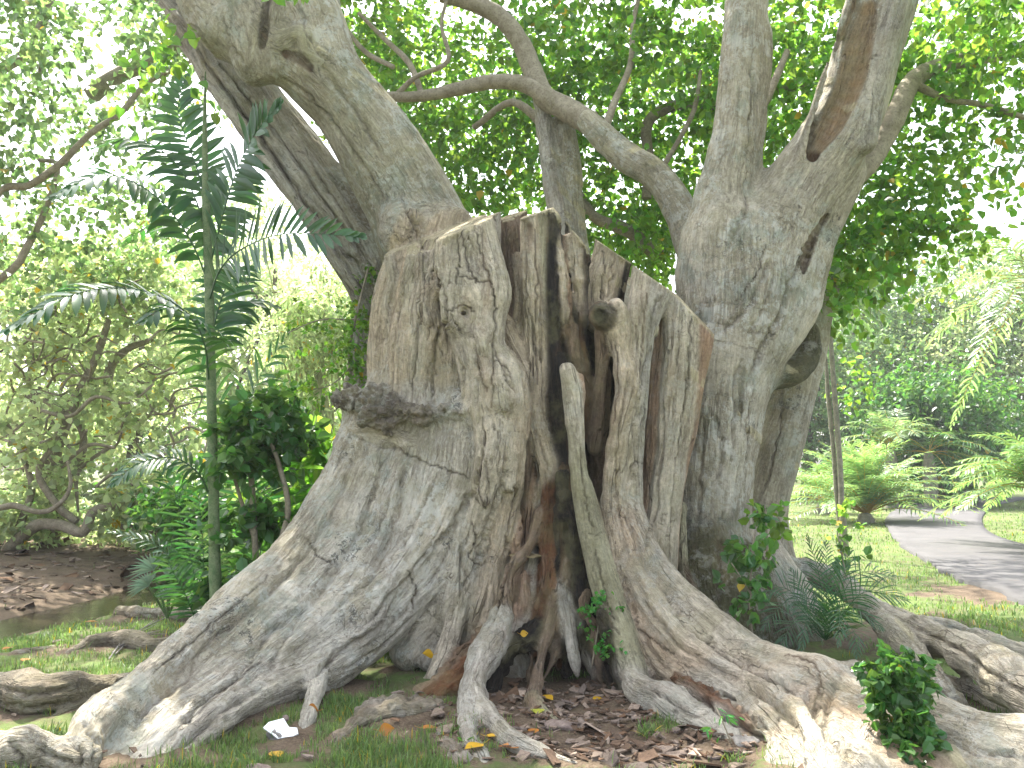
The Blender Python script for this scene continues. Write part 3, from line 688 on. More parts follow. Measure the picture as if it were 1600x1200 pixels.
S('free', 'burl_ring', C_PALE, [(738, 641, 6.74, 6), (758, 634, 6.62, 7), (780, 632, 6.56, 7), (800, 628, 6.58, 7), (818, 622, 6.68, 6)])
CARVES = [
    ('stump_right', [(938, 492, 6.70, 11), (940, 496, 6.70, 10)], (0.014, 0.012, 0.01, 0)),  # body, path rows (px,py,Y,r), colour
    ('heart', [(826, 352, 6.86, 7), (828, 372, 6.84, 9), (826, 384, 6.84, 6)], (0.11, 0.06, 0.035, 0)),
    ('stump_left', [(689, 430, 6.86, 6), (688, 455, 6.8, 9), (694, 480, 6.8, 7), (690, 495, 6.85, 4)], (0.10, 0.065, 0.04, 0)),
    ('stump_left', [(716, 560, 6.9, 3), (720, 580, 6.86, 8), (722, 605, 6.88, 4)], (0.10, 0.065, 0.04, 0)),
    ('live', [(1352, 5, 7.33, 20), (1338, 60, 7.36, 27), (1322, 130, 7.42, 25), (1298, 190, 7.48, 20), (1268, 238, 7.56, 10)], (0.33, 0.235, 0.135, 0.0)),
    ('live', [(1310, 60, 7.42, 7), (1292, 140, 7.48, 8), (1276, 200, 7.52, 10), (1268, 245, 7.58, 10)], (0.08, 0.05, 0.03, 0.0)),
    ('live', [(408, 70, 7.26, 4), (414, 40, 7.24, 6), (413, 15, 7.22, 5), (418, -10, 7.2, 4)], (0.06, 0.045, 0.03, 0)),
    ('live', [(446, 84, 7.26, 4), (465, 92, 7.24, 7), (484, 106, 7.26, 4)], (0.11, 0.075, 0.05, 0)),
    ('live', [(1166, 572, 7.47, 2), (1158, 596, 7.48, 4), (1156, 618, 7.5, 3), (1158, 650, 7.5, 1)], (0.16, 0.14, 0.10, 0.3)),
    ('live', [(1290, 340, 7.72, 8), (1270, 372, 7.7, 11), (1250, 410, 7.68, 12), (1240, 440, 7.7, 8)], (0.24, 0.19, 0.125, 0.2)),
    ('root', [(632, 915, 6.25, 5), (600, 965, 6.1, 7), (560, 985, 6.05, 5)], None),
    ('root', [(700, 880, 6.55, 5), (640, 945, 6.4, 7), (590, 985, 6.25, 5)], None),
    ('root', [(480, 930, 6.2, 6), (420, 985, 5.85, 10), (350, 1040, 5.45, 8), (300, 1085, 5.1, 6)], None),
    ('root', [(660, 740, 6.7, 5), (628, 810, 6.65, 7), (600, 870, 6.55, 6)], None),
    ('root', [(820, 660, 6.72, 4), (822, 720, 6.76, 9), (818, 780, 6.84, 6), (806, 850, 6.84, 4)], (0.09, 0.055, 0.04, 0)),
    ('root', [(1150, 1030, 6.15, 5), (1200, 1058, 6.0, 6), (1260, 1066, 5.95, 7)], (0.16, 0.14, 0.10, .3)),
    ('root', [(1210, 1150, 5.3, 6), (1160, 1125, 5.5, 6), (1120, 1105, 5.7, 5)], (0.16, 0.12, 0.09, .3)),
]


def plane_from(a, b, c):
    n = np.cross(b - a, c - a)
    n = n / np.linalg.norm(n)
    if n[2] < 0: n = -n
    return n, a


CUTS = {'heart': [plane_from(P(800, 345, 7.0), P(850, 330, 6.95), P(820, 330, 7.5)), plane_from(P(868, 330, 7.0), P(915, 385, 7.0), P(890, 340, 7.6))],
        'stump_left': [plane_from(P(610, 393, 7.4), P(785, 332, 6.95), P(700, 352, 7.9))],
        'stump_right': [plane_from(P(930, 374, 7.1), P(1052, 458, 7.0), P(1000, 418, 7.9)), plane_from(P(1050, 457, 7.0), P(1108, 516, 7.0), P(1095, 490, 7.8))]}


# folds (F) and cracks (K): lines on the surface; width and depth in mm
FOLDS = [
    # big buttress
    (28, 30, [(600, 700), (585, 760), (560, 830), (515, 905), (470, 960)]), (22, 24, [(640, 700), (622, 790), (600, 865), (560, 930)]), (20, 28, [(668, 770), (630, 850), (575, 905), (520, 960)]),
    (18, 24, [(700, 800), (650, 890), (600, 945), (560, 985)]), (16, 22, [(735, 780), (690, 880), (650, 930), (610, 985)]), (20, 34, [(600, 975), (560, 1000), (505, 1040), (470, 1065)]),
    (24, 40, [(505, 930), (420, 990), (375, 1050), (320, 1095), (270, 1150)]), (26, 26, [(562, 700), (522, 790), (470, 872), (400, 945), (330, 1005), (260, 1075)]), (20, 30, [(430, 1060), (350, 1112), (290, 1160), (240, 1200)]),
    (18, 26, [(480, 950), (445, 1000), (425, 1045)]), (14, 20, [(620, 720), (600, 800), (570, 860)]), (13, 18, [(690, 730), (655, 800), (620, 850)]), (12, 20, [(530, 1000), (515, 1040), (520, 1080)]), (14, 22, [(650, 960), (600, 1010), (540, 1045)]),
    (12, 18, [(700, 900), (660, 970), (610, 1020)]), (20, 24, [(350, 1000), (290, 1060), (230, 1110), (180, 1180)]), (14, 18, [(548, 680), (575, 690), (612, 700), (640, 705)]),
    # sawn panel, left
    (16, 40, [(683, 420), (690, 460), (694, 500), (684, 540), (675, 600), (665, 650)]), (14, 28, [(742, 480), (735, 510), (738, 545), (744, 590), (742, 636)]), (12, 26, [(655, 395), (654, 480), (648, 560), (642, 630)]),
    (12, 24, [(630, 405), (622, 480), (612, 545), (612, 620)]), (12, 30, [(714, 560), (722, 590), (716, 640)]), (13, 26, [(780, 500), (776, 540), (790, 585), (812, 612)]), (10, 22, [(706, 480), (716, 510), (722, 520)]), (9, 18, [(702, 512), (690, 520), (690, 540), (700, 560)]),
    (9, 16, [(670, 560), (664, 600), (660, 640)]), (8, 14, [(700, 400), (702, 430), (696, 450)]), (10, 14, [(730, 350), (742, 400), (752, 440)]),
    # lower folds
    (18, 38, [(745, 655), (748, 720), (732, 780), (700, 835), (680, 860)]), (15, 34, [(790, 680), (790, 740), (770, 800), (752, 860), (735, 920)]), (14, 38, [(815, 700), (808, 780), (795, 850), (780, 925), (765, 980)]), (14, 26, [(740, 800), (722, 860), (732, 905), (722, 960)]),
    (12, 26, [(765, 830), (752, 880), (722, 925), (700, 970)]), (12, 30, [(775, 900), (755, 950), (730, 1000), (700, 1040)]), (10, 22, [(808, 850), (800, 900), (806, 960)]), (9, 20, [(752, 700), (765, 760), (760, 800)]), (9, 18, [(768, 640), (780, 700), (775, 750)]),
    # heart
    (10, 30, [(816, 380), (820, 470), (822, 560), (828, 640)]), (8, 24, [(845, 420), (848, 520), (850, 620), (862, 690)]), (8, 24, [(866, 380), (872, 460), (878, 540)]), (9, 26, [(890, 380), (896, 460), (892, 520)]), (8, 20, [(835, 660), (850, 720), (850, 780)]),
    # right half
    (9, 24, [(962, 395), (955, 440), (948, 476)]), (14, 34, [(1022, 500), (1004, 590), (994, 690), (986, 790)]), (14, 34, [(1048, 500), (1036, 600), (1030, 740), (1012, 860)]), (10, 20, [(1078, 540), (1070, 640), (1056, 740), (1046, 840)]), (10, 26, [(984, 560), (972, 650), (966, 740), (972, 820)]),
    (8, 16, [(1005, 440), (998, 500), (990, 560)]), (7, 14, [(1062, 490), (1056, 580), (1050, 660)]), (8, 16, [(1040, 460), (1020, 480), (1012, 520)]),
    # right buttress
    (20, 34, [(985, 880), (1020, 958), (1060, 1008), (1110, 1040), (1160, 1062)]), (18, 28, [(1010, 880), (1060, 955), (1120, 1010), (1175, 1045), (1215, 1062)]), (15, 26, [(968, 890), (995, 970), (1028, 1030), (1050, 1050)]), (24, 55, [(1120, 1055), (1180, 1078), (1228, 1112), (1245, 1150), (1250, 1200)]),
    (24, 55, [(1175, 1040), (1215, 1062), (1255, 1085), (1290, 1135), (1340, 1195)]), (20, 45, [(1302, 1070), (1290, 1110), (1300, 1150), (1330, 1185)]), (18, 34, [(1340, 1105), (1380, 1150), (1440, 1198)]), (18, 34, [(1400, 1118), (1470, 1150), (1560, 1185)]),
    (16, 30, [(1040, 940), (1090, 985), (1140, 1015), (1200, 1045)]), (15, 30, [(1100, 1075), (1150, 1100), (1185, 1135), (1200, 1180)]), (12, 22, [(1260, 1050), (1285, 1075), (1278, 1110)]), (14, 24, [(1460, 1130), (1530, 1165), (1600, 1185)]),
    (18, 34, [(1420, 990), (1460, 1030), (1510, 1080)]), (16, 30, [(1400, 965), (1470, 1000), (1560, 1060), (1600, 1085)]),
    # living trunk and limbs
    (26, 40, [(1272, 350), (1255, 400), (1236, 450), (1206, 515), (1178, 575), (1160, 620)]), (18, 36, [(1158, 560), (1146, 600), (1150, 650), (1140, 720)]), (20, 26, [(1120, 520), (1150, 500), (1180, 460), (1200, 410)]), (16, 24, [(1180, 590), (1172, 660), (1166, 730)]),
    (20, 24, [(1100, 620), (1095, 720), (1090, 820)]), (22, 26, [(1130, 780), (1120, 880), (1125, 960)]), (18, 26, [(1170, 350), (1166, 300), (1172, 220), (1178, 150), (1176, 60)]), (22, 28, [(1128, 400), (1150, 360), (1165, 330)]), (18, 22, [(1330, 290), (1290, 340), (1262, 390)]),
    (20, 28, [(420, 110), (480, 150), (545, 225), (600, 310)]), (18, 30, [(640, 330), (655, 370), (665, 400)]), (18, 24, [(345, 20), (352, 60), (380, 95)]), (22, 28, [(505, 110), (560, 180), (600, 250)]), (16, 22, [(610, 270), (640, 330), (660, 355)]), (16, 22, [(470, 20), (485, 60), (510, 95)]),
    (16, 60, [(300, 40), (395, 160), (470, 262), (540, 360), (590, 440)]), (14, 55, [(275, 30), (370, 160), (440, 260), (520, 365), (580, 450)]), (14, 55, [(330, 110), (380, 170), (425, 240), (500, 350), (565, 450)]), (12, 50, [(480, 240), (530, 320), (585, 410)]), (12, 40, [(560, 480), (556, 540), (552, 600)]),
    (16, 60, [(1062, 1068), (1105, 1097), (1148, 1128), (1190, 1160)]), (10, 34, [(1080, 1060), (1130, 1085), (1180, 1118), (1205, 1150)]), (10, 30, [(1000, 1070), (1040, 1090), (1080, 1118)]),
    (12, 24, [(-10, 1075), (60, 1082), (120, 1072)]), (12, 24, [(-10, 1100), (60, 1106), (130, 1092)]), (12, 26, [(10, 1155), (30, 1180), (36, 1200)]), (14, 26, [(60, 1165), (90, 1185), (110, 1200)]), (14, 26, [(130, 1130), (150, 1160), (150, 1195)]), (14, 30, [(110, 1150), (125, 1175), (122, 1200)]),
    (18, 26, [(1110, 640), (1128, 700), (1112, 760)]), (16, 20, [(1210, 420), (1195, 480), (1170, 520)]), (12, 22, [(1226, 600), (1214, 680), (1196, 760)]),
]
CRACKS = [
    (5, 14, [(712, 350), (717, 400), (713, 440)]), (5, 16, [(742, 352), (756, 410), (770, 455), (776, 500), (770, 570), (766, 636)]), (4, 12, [(722, 360), (732, 410), (742, 440)]), (4, 12, [(690, 480), (700, 482), (716, 478), (740, 486)]), (4, 12, [(718, 430), (745, 436), (770, 440)]),
    (5, 16, [(750, 650), (752, 700), (745, 760), (760, 800)]), (5, 14, [(718, 855), (720, 890), (718, 930)]), (5, 12, [(620, 700), (660, 720), (700, 735), (732, 745)]),
    (4, 12, [(735, 820), (745, 845), (735, 870), (748, 880)]), (4, 12, [(745, 560), (748, 590), (760, 610)]), (5, 14, [(838, 360), (840, 440), (836, 520), (842, 600)]), (5, 14, [(826, 480), (832, 540), (830, 600)]), (4, 12, [(1080, 500), (1078, 580), (1066, 660)]), (4, 12, [(960, 540), (962, 600), (956, 660)]),
    (5, 12, [(980, 940), (1010, 990), (1050, 1020)]), (5, 12, [(1100, 1000), (1150, 1030), (1190, 1040)]), (5, 14, [(240, 1050), (290, 1010), (350, 960), (420, 900)]), (4, 12, [(300, 1120), (360, 1070), (410, 1030)]), (5, 12, [(480, 840), (500, 870), (520, 880)]),
    (4, 10, [(940, 390), (944, 430), (938, 470)]), (4, 10, [(1010, 460), (1004, 540), (1000, 600)]), (5, 12, [(1150, 470), (1180, 430), (1200, 380)]), (5, 14, [(640, 890), (650, 920), (645, 950)]), (4, 12, [(775, 560), (790, 570), (800, 590)]), (4, 12, [(910, 700), (912, 760), (925, 820)]),
    (4, 12, [(930, 860), (945, 930), (965, 990)]), (4, 12, [(660, 380), (662, 440), (658, 500)]), (4, 10, [(680, 370), (676, 420), (668, 440)]), (4, 12, [(1225, 1020), (1262, 1030), (1280, 1060), (1275, 1100)]),
]


def seg_dist(pts, a, b):
    d = b[:3] - a[:3]
    L2 = float(d @ d) + 1e-9
    t = np.clip(((pts - a[:3]) @ d) / L2, 0, 1)
    q = pts - (a[:3] + t[..., None] * d)
    return np.sqrt((q * q).sum(-1)) - (a[3] + t * (b[3] - a[3]))


def build_field():
    dims = np.ceil((HI - LO) / VS).astype(int) + 1
    acc = np.zeros(dims, np.float32)
    KT = 1 / 0.016
    gx = [LO[i] + VS * np.arange(dims[i]) for i in range(3)]

    def box(lo, hi, off=np.zeros(3, int), dm=None):
        dm = dims if dm is None else dm
        i0 = np.clip(np.floor((lo - LO) / VS).astype(int), 0, dims)
        i1 = np.clip(np.ceil((hi - LO) / VS).astype(int) + 1, 0, dims)
        return i0, i1

    def gridpts(i0, i1):
        return np.stack(np.meshgrid(gx[0][i0[0]:i1[0]], gx[1][i0[1]:i1[1]], gx[2][i0[2]:i1[2]], indexing='ij'), -1).astype(np.float32)

    for body, kb in BODYK.items():
        st = [s for s in STROKES if s['body'] == body]
        if not st: continue
        allp = np.vstack([s['path'] for s in st])
        M = 0.13
        b0, b1 = box((allp[:, :3] - allp[:, 3:]).min(0) - M, (allp[:, :3] + allp[:, 3:]).max(0) + M)
        A_ = np.zeros(b1 - b0, np.float32)
        for s in st:
            p = s['path']
            i0, i1 = box((p[:, :3] - p[:, 3:]).min(0) - M, (p[:, :3] + p[:, 3:]).max(0) + M)
            if np.any(i1 <= i0): continue
            D = np.full(i1 - i0, 9.0, np.float32)
            for a, b in zip(p[:-1], p[1:]):
                lo = np.minimum(a[:3] - a[3], b[:3] - b[3]) - M
                hi = np.maximum(a[:3] + a[3], b[:3] + b[3]) + M
                j0, j1 = box(lo, hi)
                j0 = np.maximum(j0, i0); j1 = np.minimum(j1, i1)
                if np.any(j1 <= j0): continue
                d = seg_dist(gridpts(j0, j1), a, b)
                sl = tuple(slice(j0[q] - i0[q], j1[q] - i0[q]) for q in range(3))
                D[sl] = np.minimum(D[sl], d)
            sl = tuple(slice(i0[q] - b0[q], i1[q] - b0[q]) for q in range(3))
            A_[sl] += np.exp(-np.clip(D, -1.2, 3) / kb)
        Fb = -np.log(np.maximum(A_, 1e-12)) * kb
        del A_
        Fb = np.minimum(Fb, 0.5)
        for cb, cp, cc in CARVES:
            if cb != body: continue
            p = smooth_path(PX(cp), 3)
            for a, b in zip(p[:-1], p[1:]):
                lo = np.minimum(a[:3] - a[3], b[:3] - b[3]) - 0.05
                hi = np.maximum(a[:3] + a[3], b[:3] + b[3]) + 0.05
                j0, j1 = box(lo, hi)
                j0 = np.maximum(j0, b0); j1 = np.minimum(j1, b1)
                if np.any(j1 <= j0): continue
                d = -seg_dist(gridpts(j0, j1), a, b)
                sl = tuple(slice(j0[q] - b0[q], j1[q] - b0[q]) for q in range(3))
                f = Fb[sl]
                h = np.clip(0.5 + 0.5 * (d - f) / 0.03, 0, 1)
                Fb[sl] = f * (1 - h) + d * h + 0.03 * h * (1 - h)
        for n, a in CUTS.get(body, []):
            g = gridpts(b0, b1)
            Fb = np.maximum(Fb, ((g - a.astype(np.float32)) @ n.astype(np.float32)))
            del g
        sl = tuple(slice(b0[q], b1[q]) for q in range(3))
        acc[sl] += np.exp(-np.clip(Fb, -1.2, 3) * KT)
    F = -np.log(np.maximum(acc, 1e-12)) / KT
    del acc
    F[0], F[-1], F[:, 0], F[:, -1], F[:, :, 0], F[:, :, -1] = 1, 1, 1, 1, 1, 1
    return F


def surface_nets(F):
    ins = F < 0
    cnt = np.zeros(np.array(F.shape) - 1, np.uint8)
    for dx in (0, 1):
        for dy in (0, 1):
            for dz in (0, 1):
                cnt += ins[dx:F.shape[0] - 1 + dx, dy:F.shape[1] - 1 + dy, dz:F.shape[2] - 1 + dz]
    act = (cnt > 0) & (cnt < 8)
    del cnt
    idx = np.argwhere(act)
    vid = np.full(act.shape, -1, np.int32)
    vid[tuple(idx.T)] = np.arange(len(idx))
    s = np.zeros((len(idx), 3)); n = np.zeros(len(idx))
    cor = [(a, b, c) for a in (0, 1) for b in (0, 1) for c in (0, 1)]
    vals = {c: F[idx[:, 0] + c[0], idx[:, 1] + c[1], idx[:, 2] + c[2]] for c in cor}
    for c0 in cor:
        for ax in range(3):
            if c0[ax]: continue
            c1 = list(c0); c1[ax] = 1; c1 = tuple(c1)
            v0, v1 = vals[c0], vals[c1]
            x = (v0 < 0) != (v1 < 0)
            t = np.where(x, v0 / np.where(x, v0 - v1, 1), 0)
            p = np.array(c0, float)[None] + 0 * s
            p[:, ax] += t
            s += p * x[:, None]; n += x
    V = (idx + s / n[:, None]) * VS + LO
    Q = []
    for ax in range(3):
        o = [(1, 2), (2, 0), (0, 1)][ax]
        a = ins; sh = F.shape
        s0 = [slice(1, sh[i] - 1) for i in range(3)]; s0[ax] = slice(0, sh[ax] - 1)
        s1 = list(s0); s1[ax] = slice(1, sh[ax])
        x0, x1 = ins[tuple(s0)], ins[tuple(s1)]
        e = np.argwhere(x0 != x1)
        base = e.copy()
        for i in range(3):
            if i != ax: base[:, i] += 1
        flip = x0[tuple(e.T)]
        q = []
        for da, db in ((0, 0), (1, 0), (1, 1), (0, 1)):
            c = base.copy(); c[:, o[0]] -= da; c[:, o[1]] -= db
            q.append(vid[tuple(c.T)])
        q = np.stack(q, 1)
        q[~flip] = q[~flip][:, ::-1]
        Q.append(q)
    return V, np.vstack(Q)


def vert_normals(V, Q):
    n = np.cross(V[Q[:, 2]] - V[Q[:, 0]], V[Q[:, 3]] - V[Q[:, 1]])
    N = np.zeros_like(V)
    for k in range(4):
        for ax in range(3):
            N[:, ax] += np.bincount(Q[:, k], n[:, ax], len(V))
    return norm(N)


def build_fig(parent):
    F = build_field()
    V, Q = surface_nets(F)
    del F
    nV = len(V)
    print('fig verts', nV, 'quads', len(Q))
    parts = sorted(set(s['part'] for s in STROKES))
    KC = 1 / 0.007
    GR = np.zeros((nV, 3)); W = np.zeros(nV); Cc = np.zeros((nV, 4)); T = np.zeros((nV, 3)); H = np.zeros(nV)
    best = np.full(nV, 9.0); bp = np.zeros(nV, int)
    GL = []; bs = np.zeros(nV, int); si = -1
    for s in STROKES:
        si += 1; GL.append(None)
        p = s['path']
        lo = (p[:, :3] - p[:, 3:]).min(0) - 0.1; hi = (p[:, :3] + p[:, 3:]).max(0) + 0.1
        m = np.nonzero(np.all((V > lo) & (V < hi), 1))[0]
        if not len(m): continue
        X = V[m]
        D = np.full(len(m), 9.0); cpt = np.zeros((len(m), 3)); sl_ = np.zeros(len(m))
        s0 = 0.0
        for a, b in zip(p[:-1], p[1:]):
            d = seg_dist(X, a, b)
            w = d < D
            D[w] = d[w]
            e = b[:3] - a[:3]; L_ = np.linalg.norm(e) + 1e-9
            tq = np.clip(((X[w] - a[:3]) @ e) / L_ ** 2, 0, 1)
            cpt[w] = a[:3] + tq[:, None] * e
            sl_[w] = s0 + tq * L_
            s0 += L_
        keep = D < 0.10
        m, X, D, cpt, sl_ = m[keep], X[keep], D[keep], cpt[keep], sl_[keep]
        KC = 1 / 0.008
        if s['body'] in ('root', 'live') and s['part'] not in ('rotten_root', 'rotten_wood', 'hanging_root', 'sawn_stump', 'charred_wood'): KC = 1 / 0.032
        w = np.exp(-np.clip(D, -.5, 1) * KC)
        W[m] += w
        Cc[m] += w[:, None] * np.array(s['col'])
        near = D < best[m]
        ax_ = norm(p[-1, :3] - p[0, :3])
        ln = s.get('lane')
        if ln is not None:
            q1 = norm(ln + 1e-6 * np.array([1, 0, 0]) - ax_ * (ln @ ax_)); o_s = np.linalg.norm(ln); o_h = 3.0
        else:
            q1 = norm(np.cross(ax_, [0.1, 1, 0.2])); o_s = 0.0; o_h = float(rng.uniform(-20, 20))
        q2 = np.cross(ax_, q1)
        rel = X - cpt
        gl = np.stack([rel @ q1 + o_s + o_h, rel @ q2 + o_h * .37, sl_ * 0.14 + o_h * .11], 1)
        GL[-1] = (m, gl)
        # fibre-aligned relief of this piece
        ax = norm(p[-1, :3] - p[0, :3])
        e1 = norm(np.cross(ax, [0.1, 1, 0.2])); e2 = np.cross(ax, e1)
        loc = np.stack([X @ ax * 0.22, X @ e1, X @ e2], 1) + sum(map(ord, s['part'])) % 7
        amp = {'rotten_wood': 2.0, 'rotten_root': 2.0, 'charred_wood': 1.7, 'burl_ring': 2.4, 'strangled_trunk': 1.4, 'split_slab': .3, 'limb': .8}.get(s['part'], 1.0)
        h = 0.016 * fbm(loc * 7, 2) - 0.014 * np.abs(fbm(loc * 13 + 5, 2)) + 0.005 * vnoise(loc * 40)
        if s['part'] in ('limb', 'trunk'): h = 0.012 * fbm(loc * 5, 2) + 0.016 * fbm(X * 4.5, 3) - 0.006 * np.abs(fbm(loc * 13 + 5, 2))
        if s['part'] == 'sawn_stump': h = h - 0.012 * np.clip(1 - np.abs(fbm(loc * np.array([.35, 1, 1]) * 7 + 31, 2)) * 14, 0, 1)
        if s['part'] in ('buttress_root', 'surface_root', 'hanging_root'):
            h = 0.020 * fbm(loc * 5, 3) - 0.030 * np.abs(fbm(loc * np.array([.6, 1, 1]) * 6 + 5, 3)) + 0.016 * fbm(X * 9, 3) + 0.004 * vnoise(loc * 40)
        if s['part'] == 'burl_ring': h = 0.02 * vnoise(X * 28) + .008 * vnoise(X * 60)
        if amp > 1.5 and s['part'] != 'burl_ring':
            h = h + 0.010 * vnoise(X * np.array([30, 30, 18]))
        H[m] += w * h * amp
        b_ = D < best[m]
        best[m[b_]] = D[b_]; bp[m[b_]] = parts.index(s['part']); bs[m[b_]] = si
    W = np.maximum(W, 1e-9)
    Cc /= W[:, None]; H /= W
    for cb, cp, cc in CARVES:
        if cc is None: continue
        p = smooth_path(PX(cp), 3)
        D = np.full(nV, 9.0)
        for a, b in zip(p[:-1], p[1:]):
            D = np.minimum(D, seg_dist(V, a, b))
        k = np.clip((0.022 - D) / 0.018, 0, 1)[:, None]
        Cc = Cc * (1 - k) + np.array(cc) * k
    # sawn faces: fresh, pale end grain
    N = vert_normals(V, Q)
    H += 0.022 * fbm(V * 2.3, 3)
    cutm = np.zeros(nV)
    for body, pl in CUTS.items():
        for n, a in pl:
            cutm = np.maximum(cutm, (np.abs((V - a) @ n) < 0.03) * (N @ n > 0.6))
    H *= (1 - cutm)
    Cc[cutm > 0] = Cc[cutm > 0] * 0.3 + np.array([0.55, 0.48, 0.30, 0.2]) * 0.7
    # folds and cracks are laid on the front surface
    rel = V - np.array([0, 0, CAM_Z])
    dpt = rel[:, 1] * CP + rel[:, 2] * SP
    upc = -rel[:, 1] * SP + rel[:, 2] * CP
    ppx = 800 + F_PX * rel[:, 0] / dpt; ppy = 600 - F_PX * upc / dpt
    cell = (ppx // 4).astype(int) + 3000 * (ppy // 4).astype(int)
    order = np.lexsort((dpt, cell))
    cs_, first = np.unique(cell[order], return_index=True)
    front = dict(zip(cs_.tolist(), order[first].tolist()))
    for kind, lines in ((0, FOLDS), (1, CRACKS)):
        for wd, dp, ln in lines:
            pl = smooth_path(np.array([[x, y, 0] for x, y in ln], float), 10)[:, :2]
            seed_ = rng.random(3) * 50
            pl = pl + (2.0 if kind else 3.0) * np.stack([vnoise(np.hstack([pl / (9 if kind else 22), np.zeros((len(pl), 1))]) + seed_), vnoise(np.hstack([pl / 12, np.ones((len(pl), 1))]) + seed_)], 1)
            pts3 = []
            for x, y in pl:
                v_ = front.get(int(x // 4) + 3000 * int(y // 4))
                if v_ is not None: pts3.append(V[v_])
            if len(pts3) < 3: continue
            pts3 = np.array(pts3)
            yl = np.array([np.median(pts3[max(0, i - 4):i + 5, 1]) for i in range(len(pts3))])
            pts3 = pts3[np.abs(pts3[:, 1] - yl) < .25]
            wm, dm_ = wd / 1000, dp / 1000
            m = np.nonzero(np.all((V > pts3.min(0) - .1) & (V < pts3.max(0) + .1), 1))[0]
            if not len(m): continue
            D = np.full(len(m), 9.0); tt = np.zeros(len(m))
            for i, (a, b) in enumerate(zip(pts3[:-1], pts3[1:])):
                if np.linalg.norm(b - a) > .3: continue
                d = seg_dist(V[m], np.append(a, 0), np.append(b, 0))
                w_ = d < D
                D[w_] = d[w_]; tt[w_] = i / len(pts3)
            prof = np.exp(-(D / wm) ** 2) * np.clip(np.minimum(tt, 1 - tt) * 5, .15, 1)
            wider = np.exp(-((D - wm * 2.1) / wm) ** 2)
            H[m] -= dm_ * prof - (0.18 * dm_ * wider if not kind else 0)
            if kind:
                k_ = (np.exp(-(D / .008) ** 2) * .8)[:, None]
                Cc[m] = Cc[m] * (1 - k_) + np.array([.05, .038, .028, 0]) * k_
            else:
                k_ = (np.exp(-(D / (wm * .45)) ** 2) * np.clip(tt * 5, 0, 1) * .45)[:, None]
                Cc[m] = Cc[m] * (1 - k_) + np.array([.13, .10, .075, .1]) * k_
    V = V + N * H[:, None]
    # relax a little
    N = vert_normals(V, Q)
    lab = bp[Q[:, 0]]
    flab = bs[Q[:, 0]]
    lut_ = np.full(nV, -1)
    for pi, pn in enumerate(parts):
        qs = Q[lab == pi]; fl_ = flab[lab == pi]
        if not len(qs): continue
        # split into connected islands so that each root / limb is its own part
        used, inv = np.unique(qs, return_inverse=True)
        qi = inv.reshape(-1, 4)
        comp = np.arange(len(used))
        while True:
            mn = comp[qi].min(1)
            new = comp.copy()
            for k in range(4): np.minimum.at(new, qi[:, k], mn)
            new = new[new]
            if np.array_equal(new, comp): break
            comp = new
        cf = comp[qi[:, 0]]
        ids, counts = np.unique(cf, return_counts=True)
        big = ids[counts > (700 if pn in ('limb', 'surface_root', 'buttress_root', 'aerial_root', 'hanging_root', 'rotten_root') else 10 ** 9)]
        groups = {}
        if len(big) == 0:
            groups[-1] = np.ones(len(cf), bool)
        else:
            cen = {b: V[used[qi[cf == b][:, 0]]].mean(0) for b in big}
            assign = {}
            for c_ in ids:
                if c_ in cen: assign[c_] = c_
                else:
                    pc = V[used[qi[cf == c_][:, 0]]].mean(0)
                    assign[c_] = min(big, key=lambda b: np.linalg.norm(cen[b] - pc))
            lut = np.array([assign[c_] for c_ in ids])
            g = lut[np.searchsorted(ids, cf)]
            for b in big: groups[b] = g == b
        for gk, msk in groups.items():
            q2 = qs[msk]
            key = q2.astype(np.int64) * 1024 + fl_[msk][:, None]      # a vertex is doubled where the fibre pattern changes piece
            uk, iv = np.unique(key, return_inverse=True)
            u = uk // 1024; us = uk % 1024
            gr = np.zeros((len(u), 3))
            for k_ in np.unique(us):
                mm, gg = GL[k_]
                sel = np.nonzero(us == k_)[0]
                pos = np.clip(np.searchsorted(mm, u[sel]), 0, len(mm) - 1)
                gr[sel] = gg[pos]
            me = quads(pn, V[u], iv.reshape(-1, 4), M_BARK)
            a = me.attributes.new('wood', 'FLOAT_COLOR', 'POINT')
            a.data.foreach_set('color', Cc[u].astype(np.float32).ravel())
            a = me.attributes.new('grain', 'FLOAT_VECTOR', 'POINT')
            a.data.foreach_set('vector', gr.astype(np.float32).ravel())
            me.normals_split_custom_set_from_vertices(N[u].astype(np.float32))
            link(pn, me, parent)


M_BARK = bark_material()
fig = empty('fig_tree', (0.3, 7.9, 0))
tag(fig, 'huge old buttressed fig tree with a sawn and charred front trunk, filling the middle', 'tree')
build_fig(fig)

# ------------------------------------------------------------------ ground
STREAM = np.array([G(*q)[:2] for q in [(-500, 1060), (-150, 1000), (0, 972), (130, 945), (230, 920), (320, 893), (420, 868), (560, 850)]])
STREAM = smooth_path(np.hstack([STREAM, np.zeros((len(STREAM), 1))]), 4)[:, :2]


ROOTP = np.vstack([s_['path'] for s_ in STROKES])
ROOTP = ROOTP[(ROOTP[:, 2] - ROOTP[:, 3] < 0.12)]


def root_dist(P2):
    P2 = np.asarray(P2, float)
    d = np.full(len(P2), 9.0)
    near = np.nonzero((np.abs(P2[:, 0]) < 5) & (P2[:, 1] < 11) & (P2[:, 1] > 3.5))[0]
    for x, y, z, r in ROOTP:
        q = np.hypot(P2[near, 0] - x, P2[near, 1] - y) - r
        d[near] = np.minimum(d[near], q)
    return d


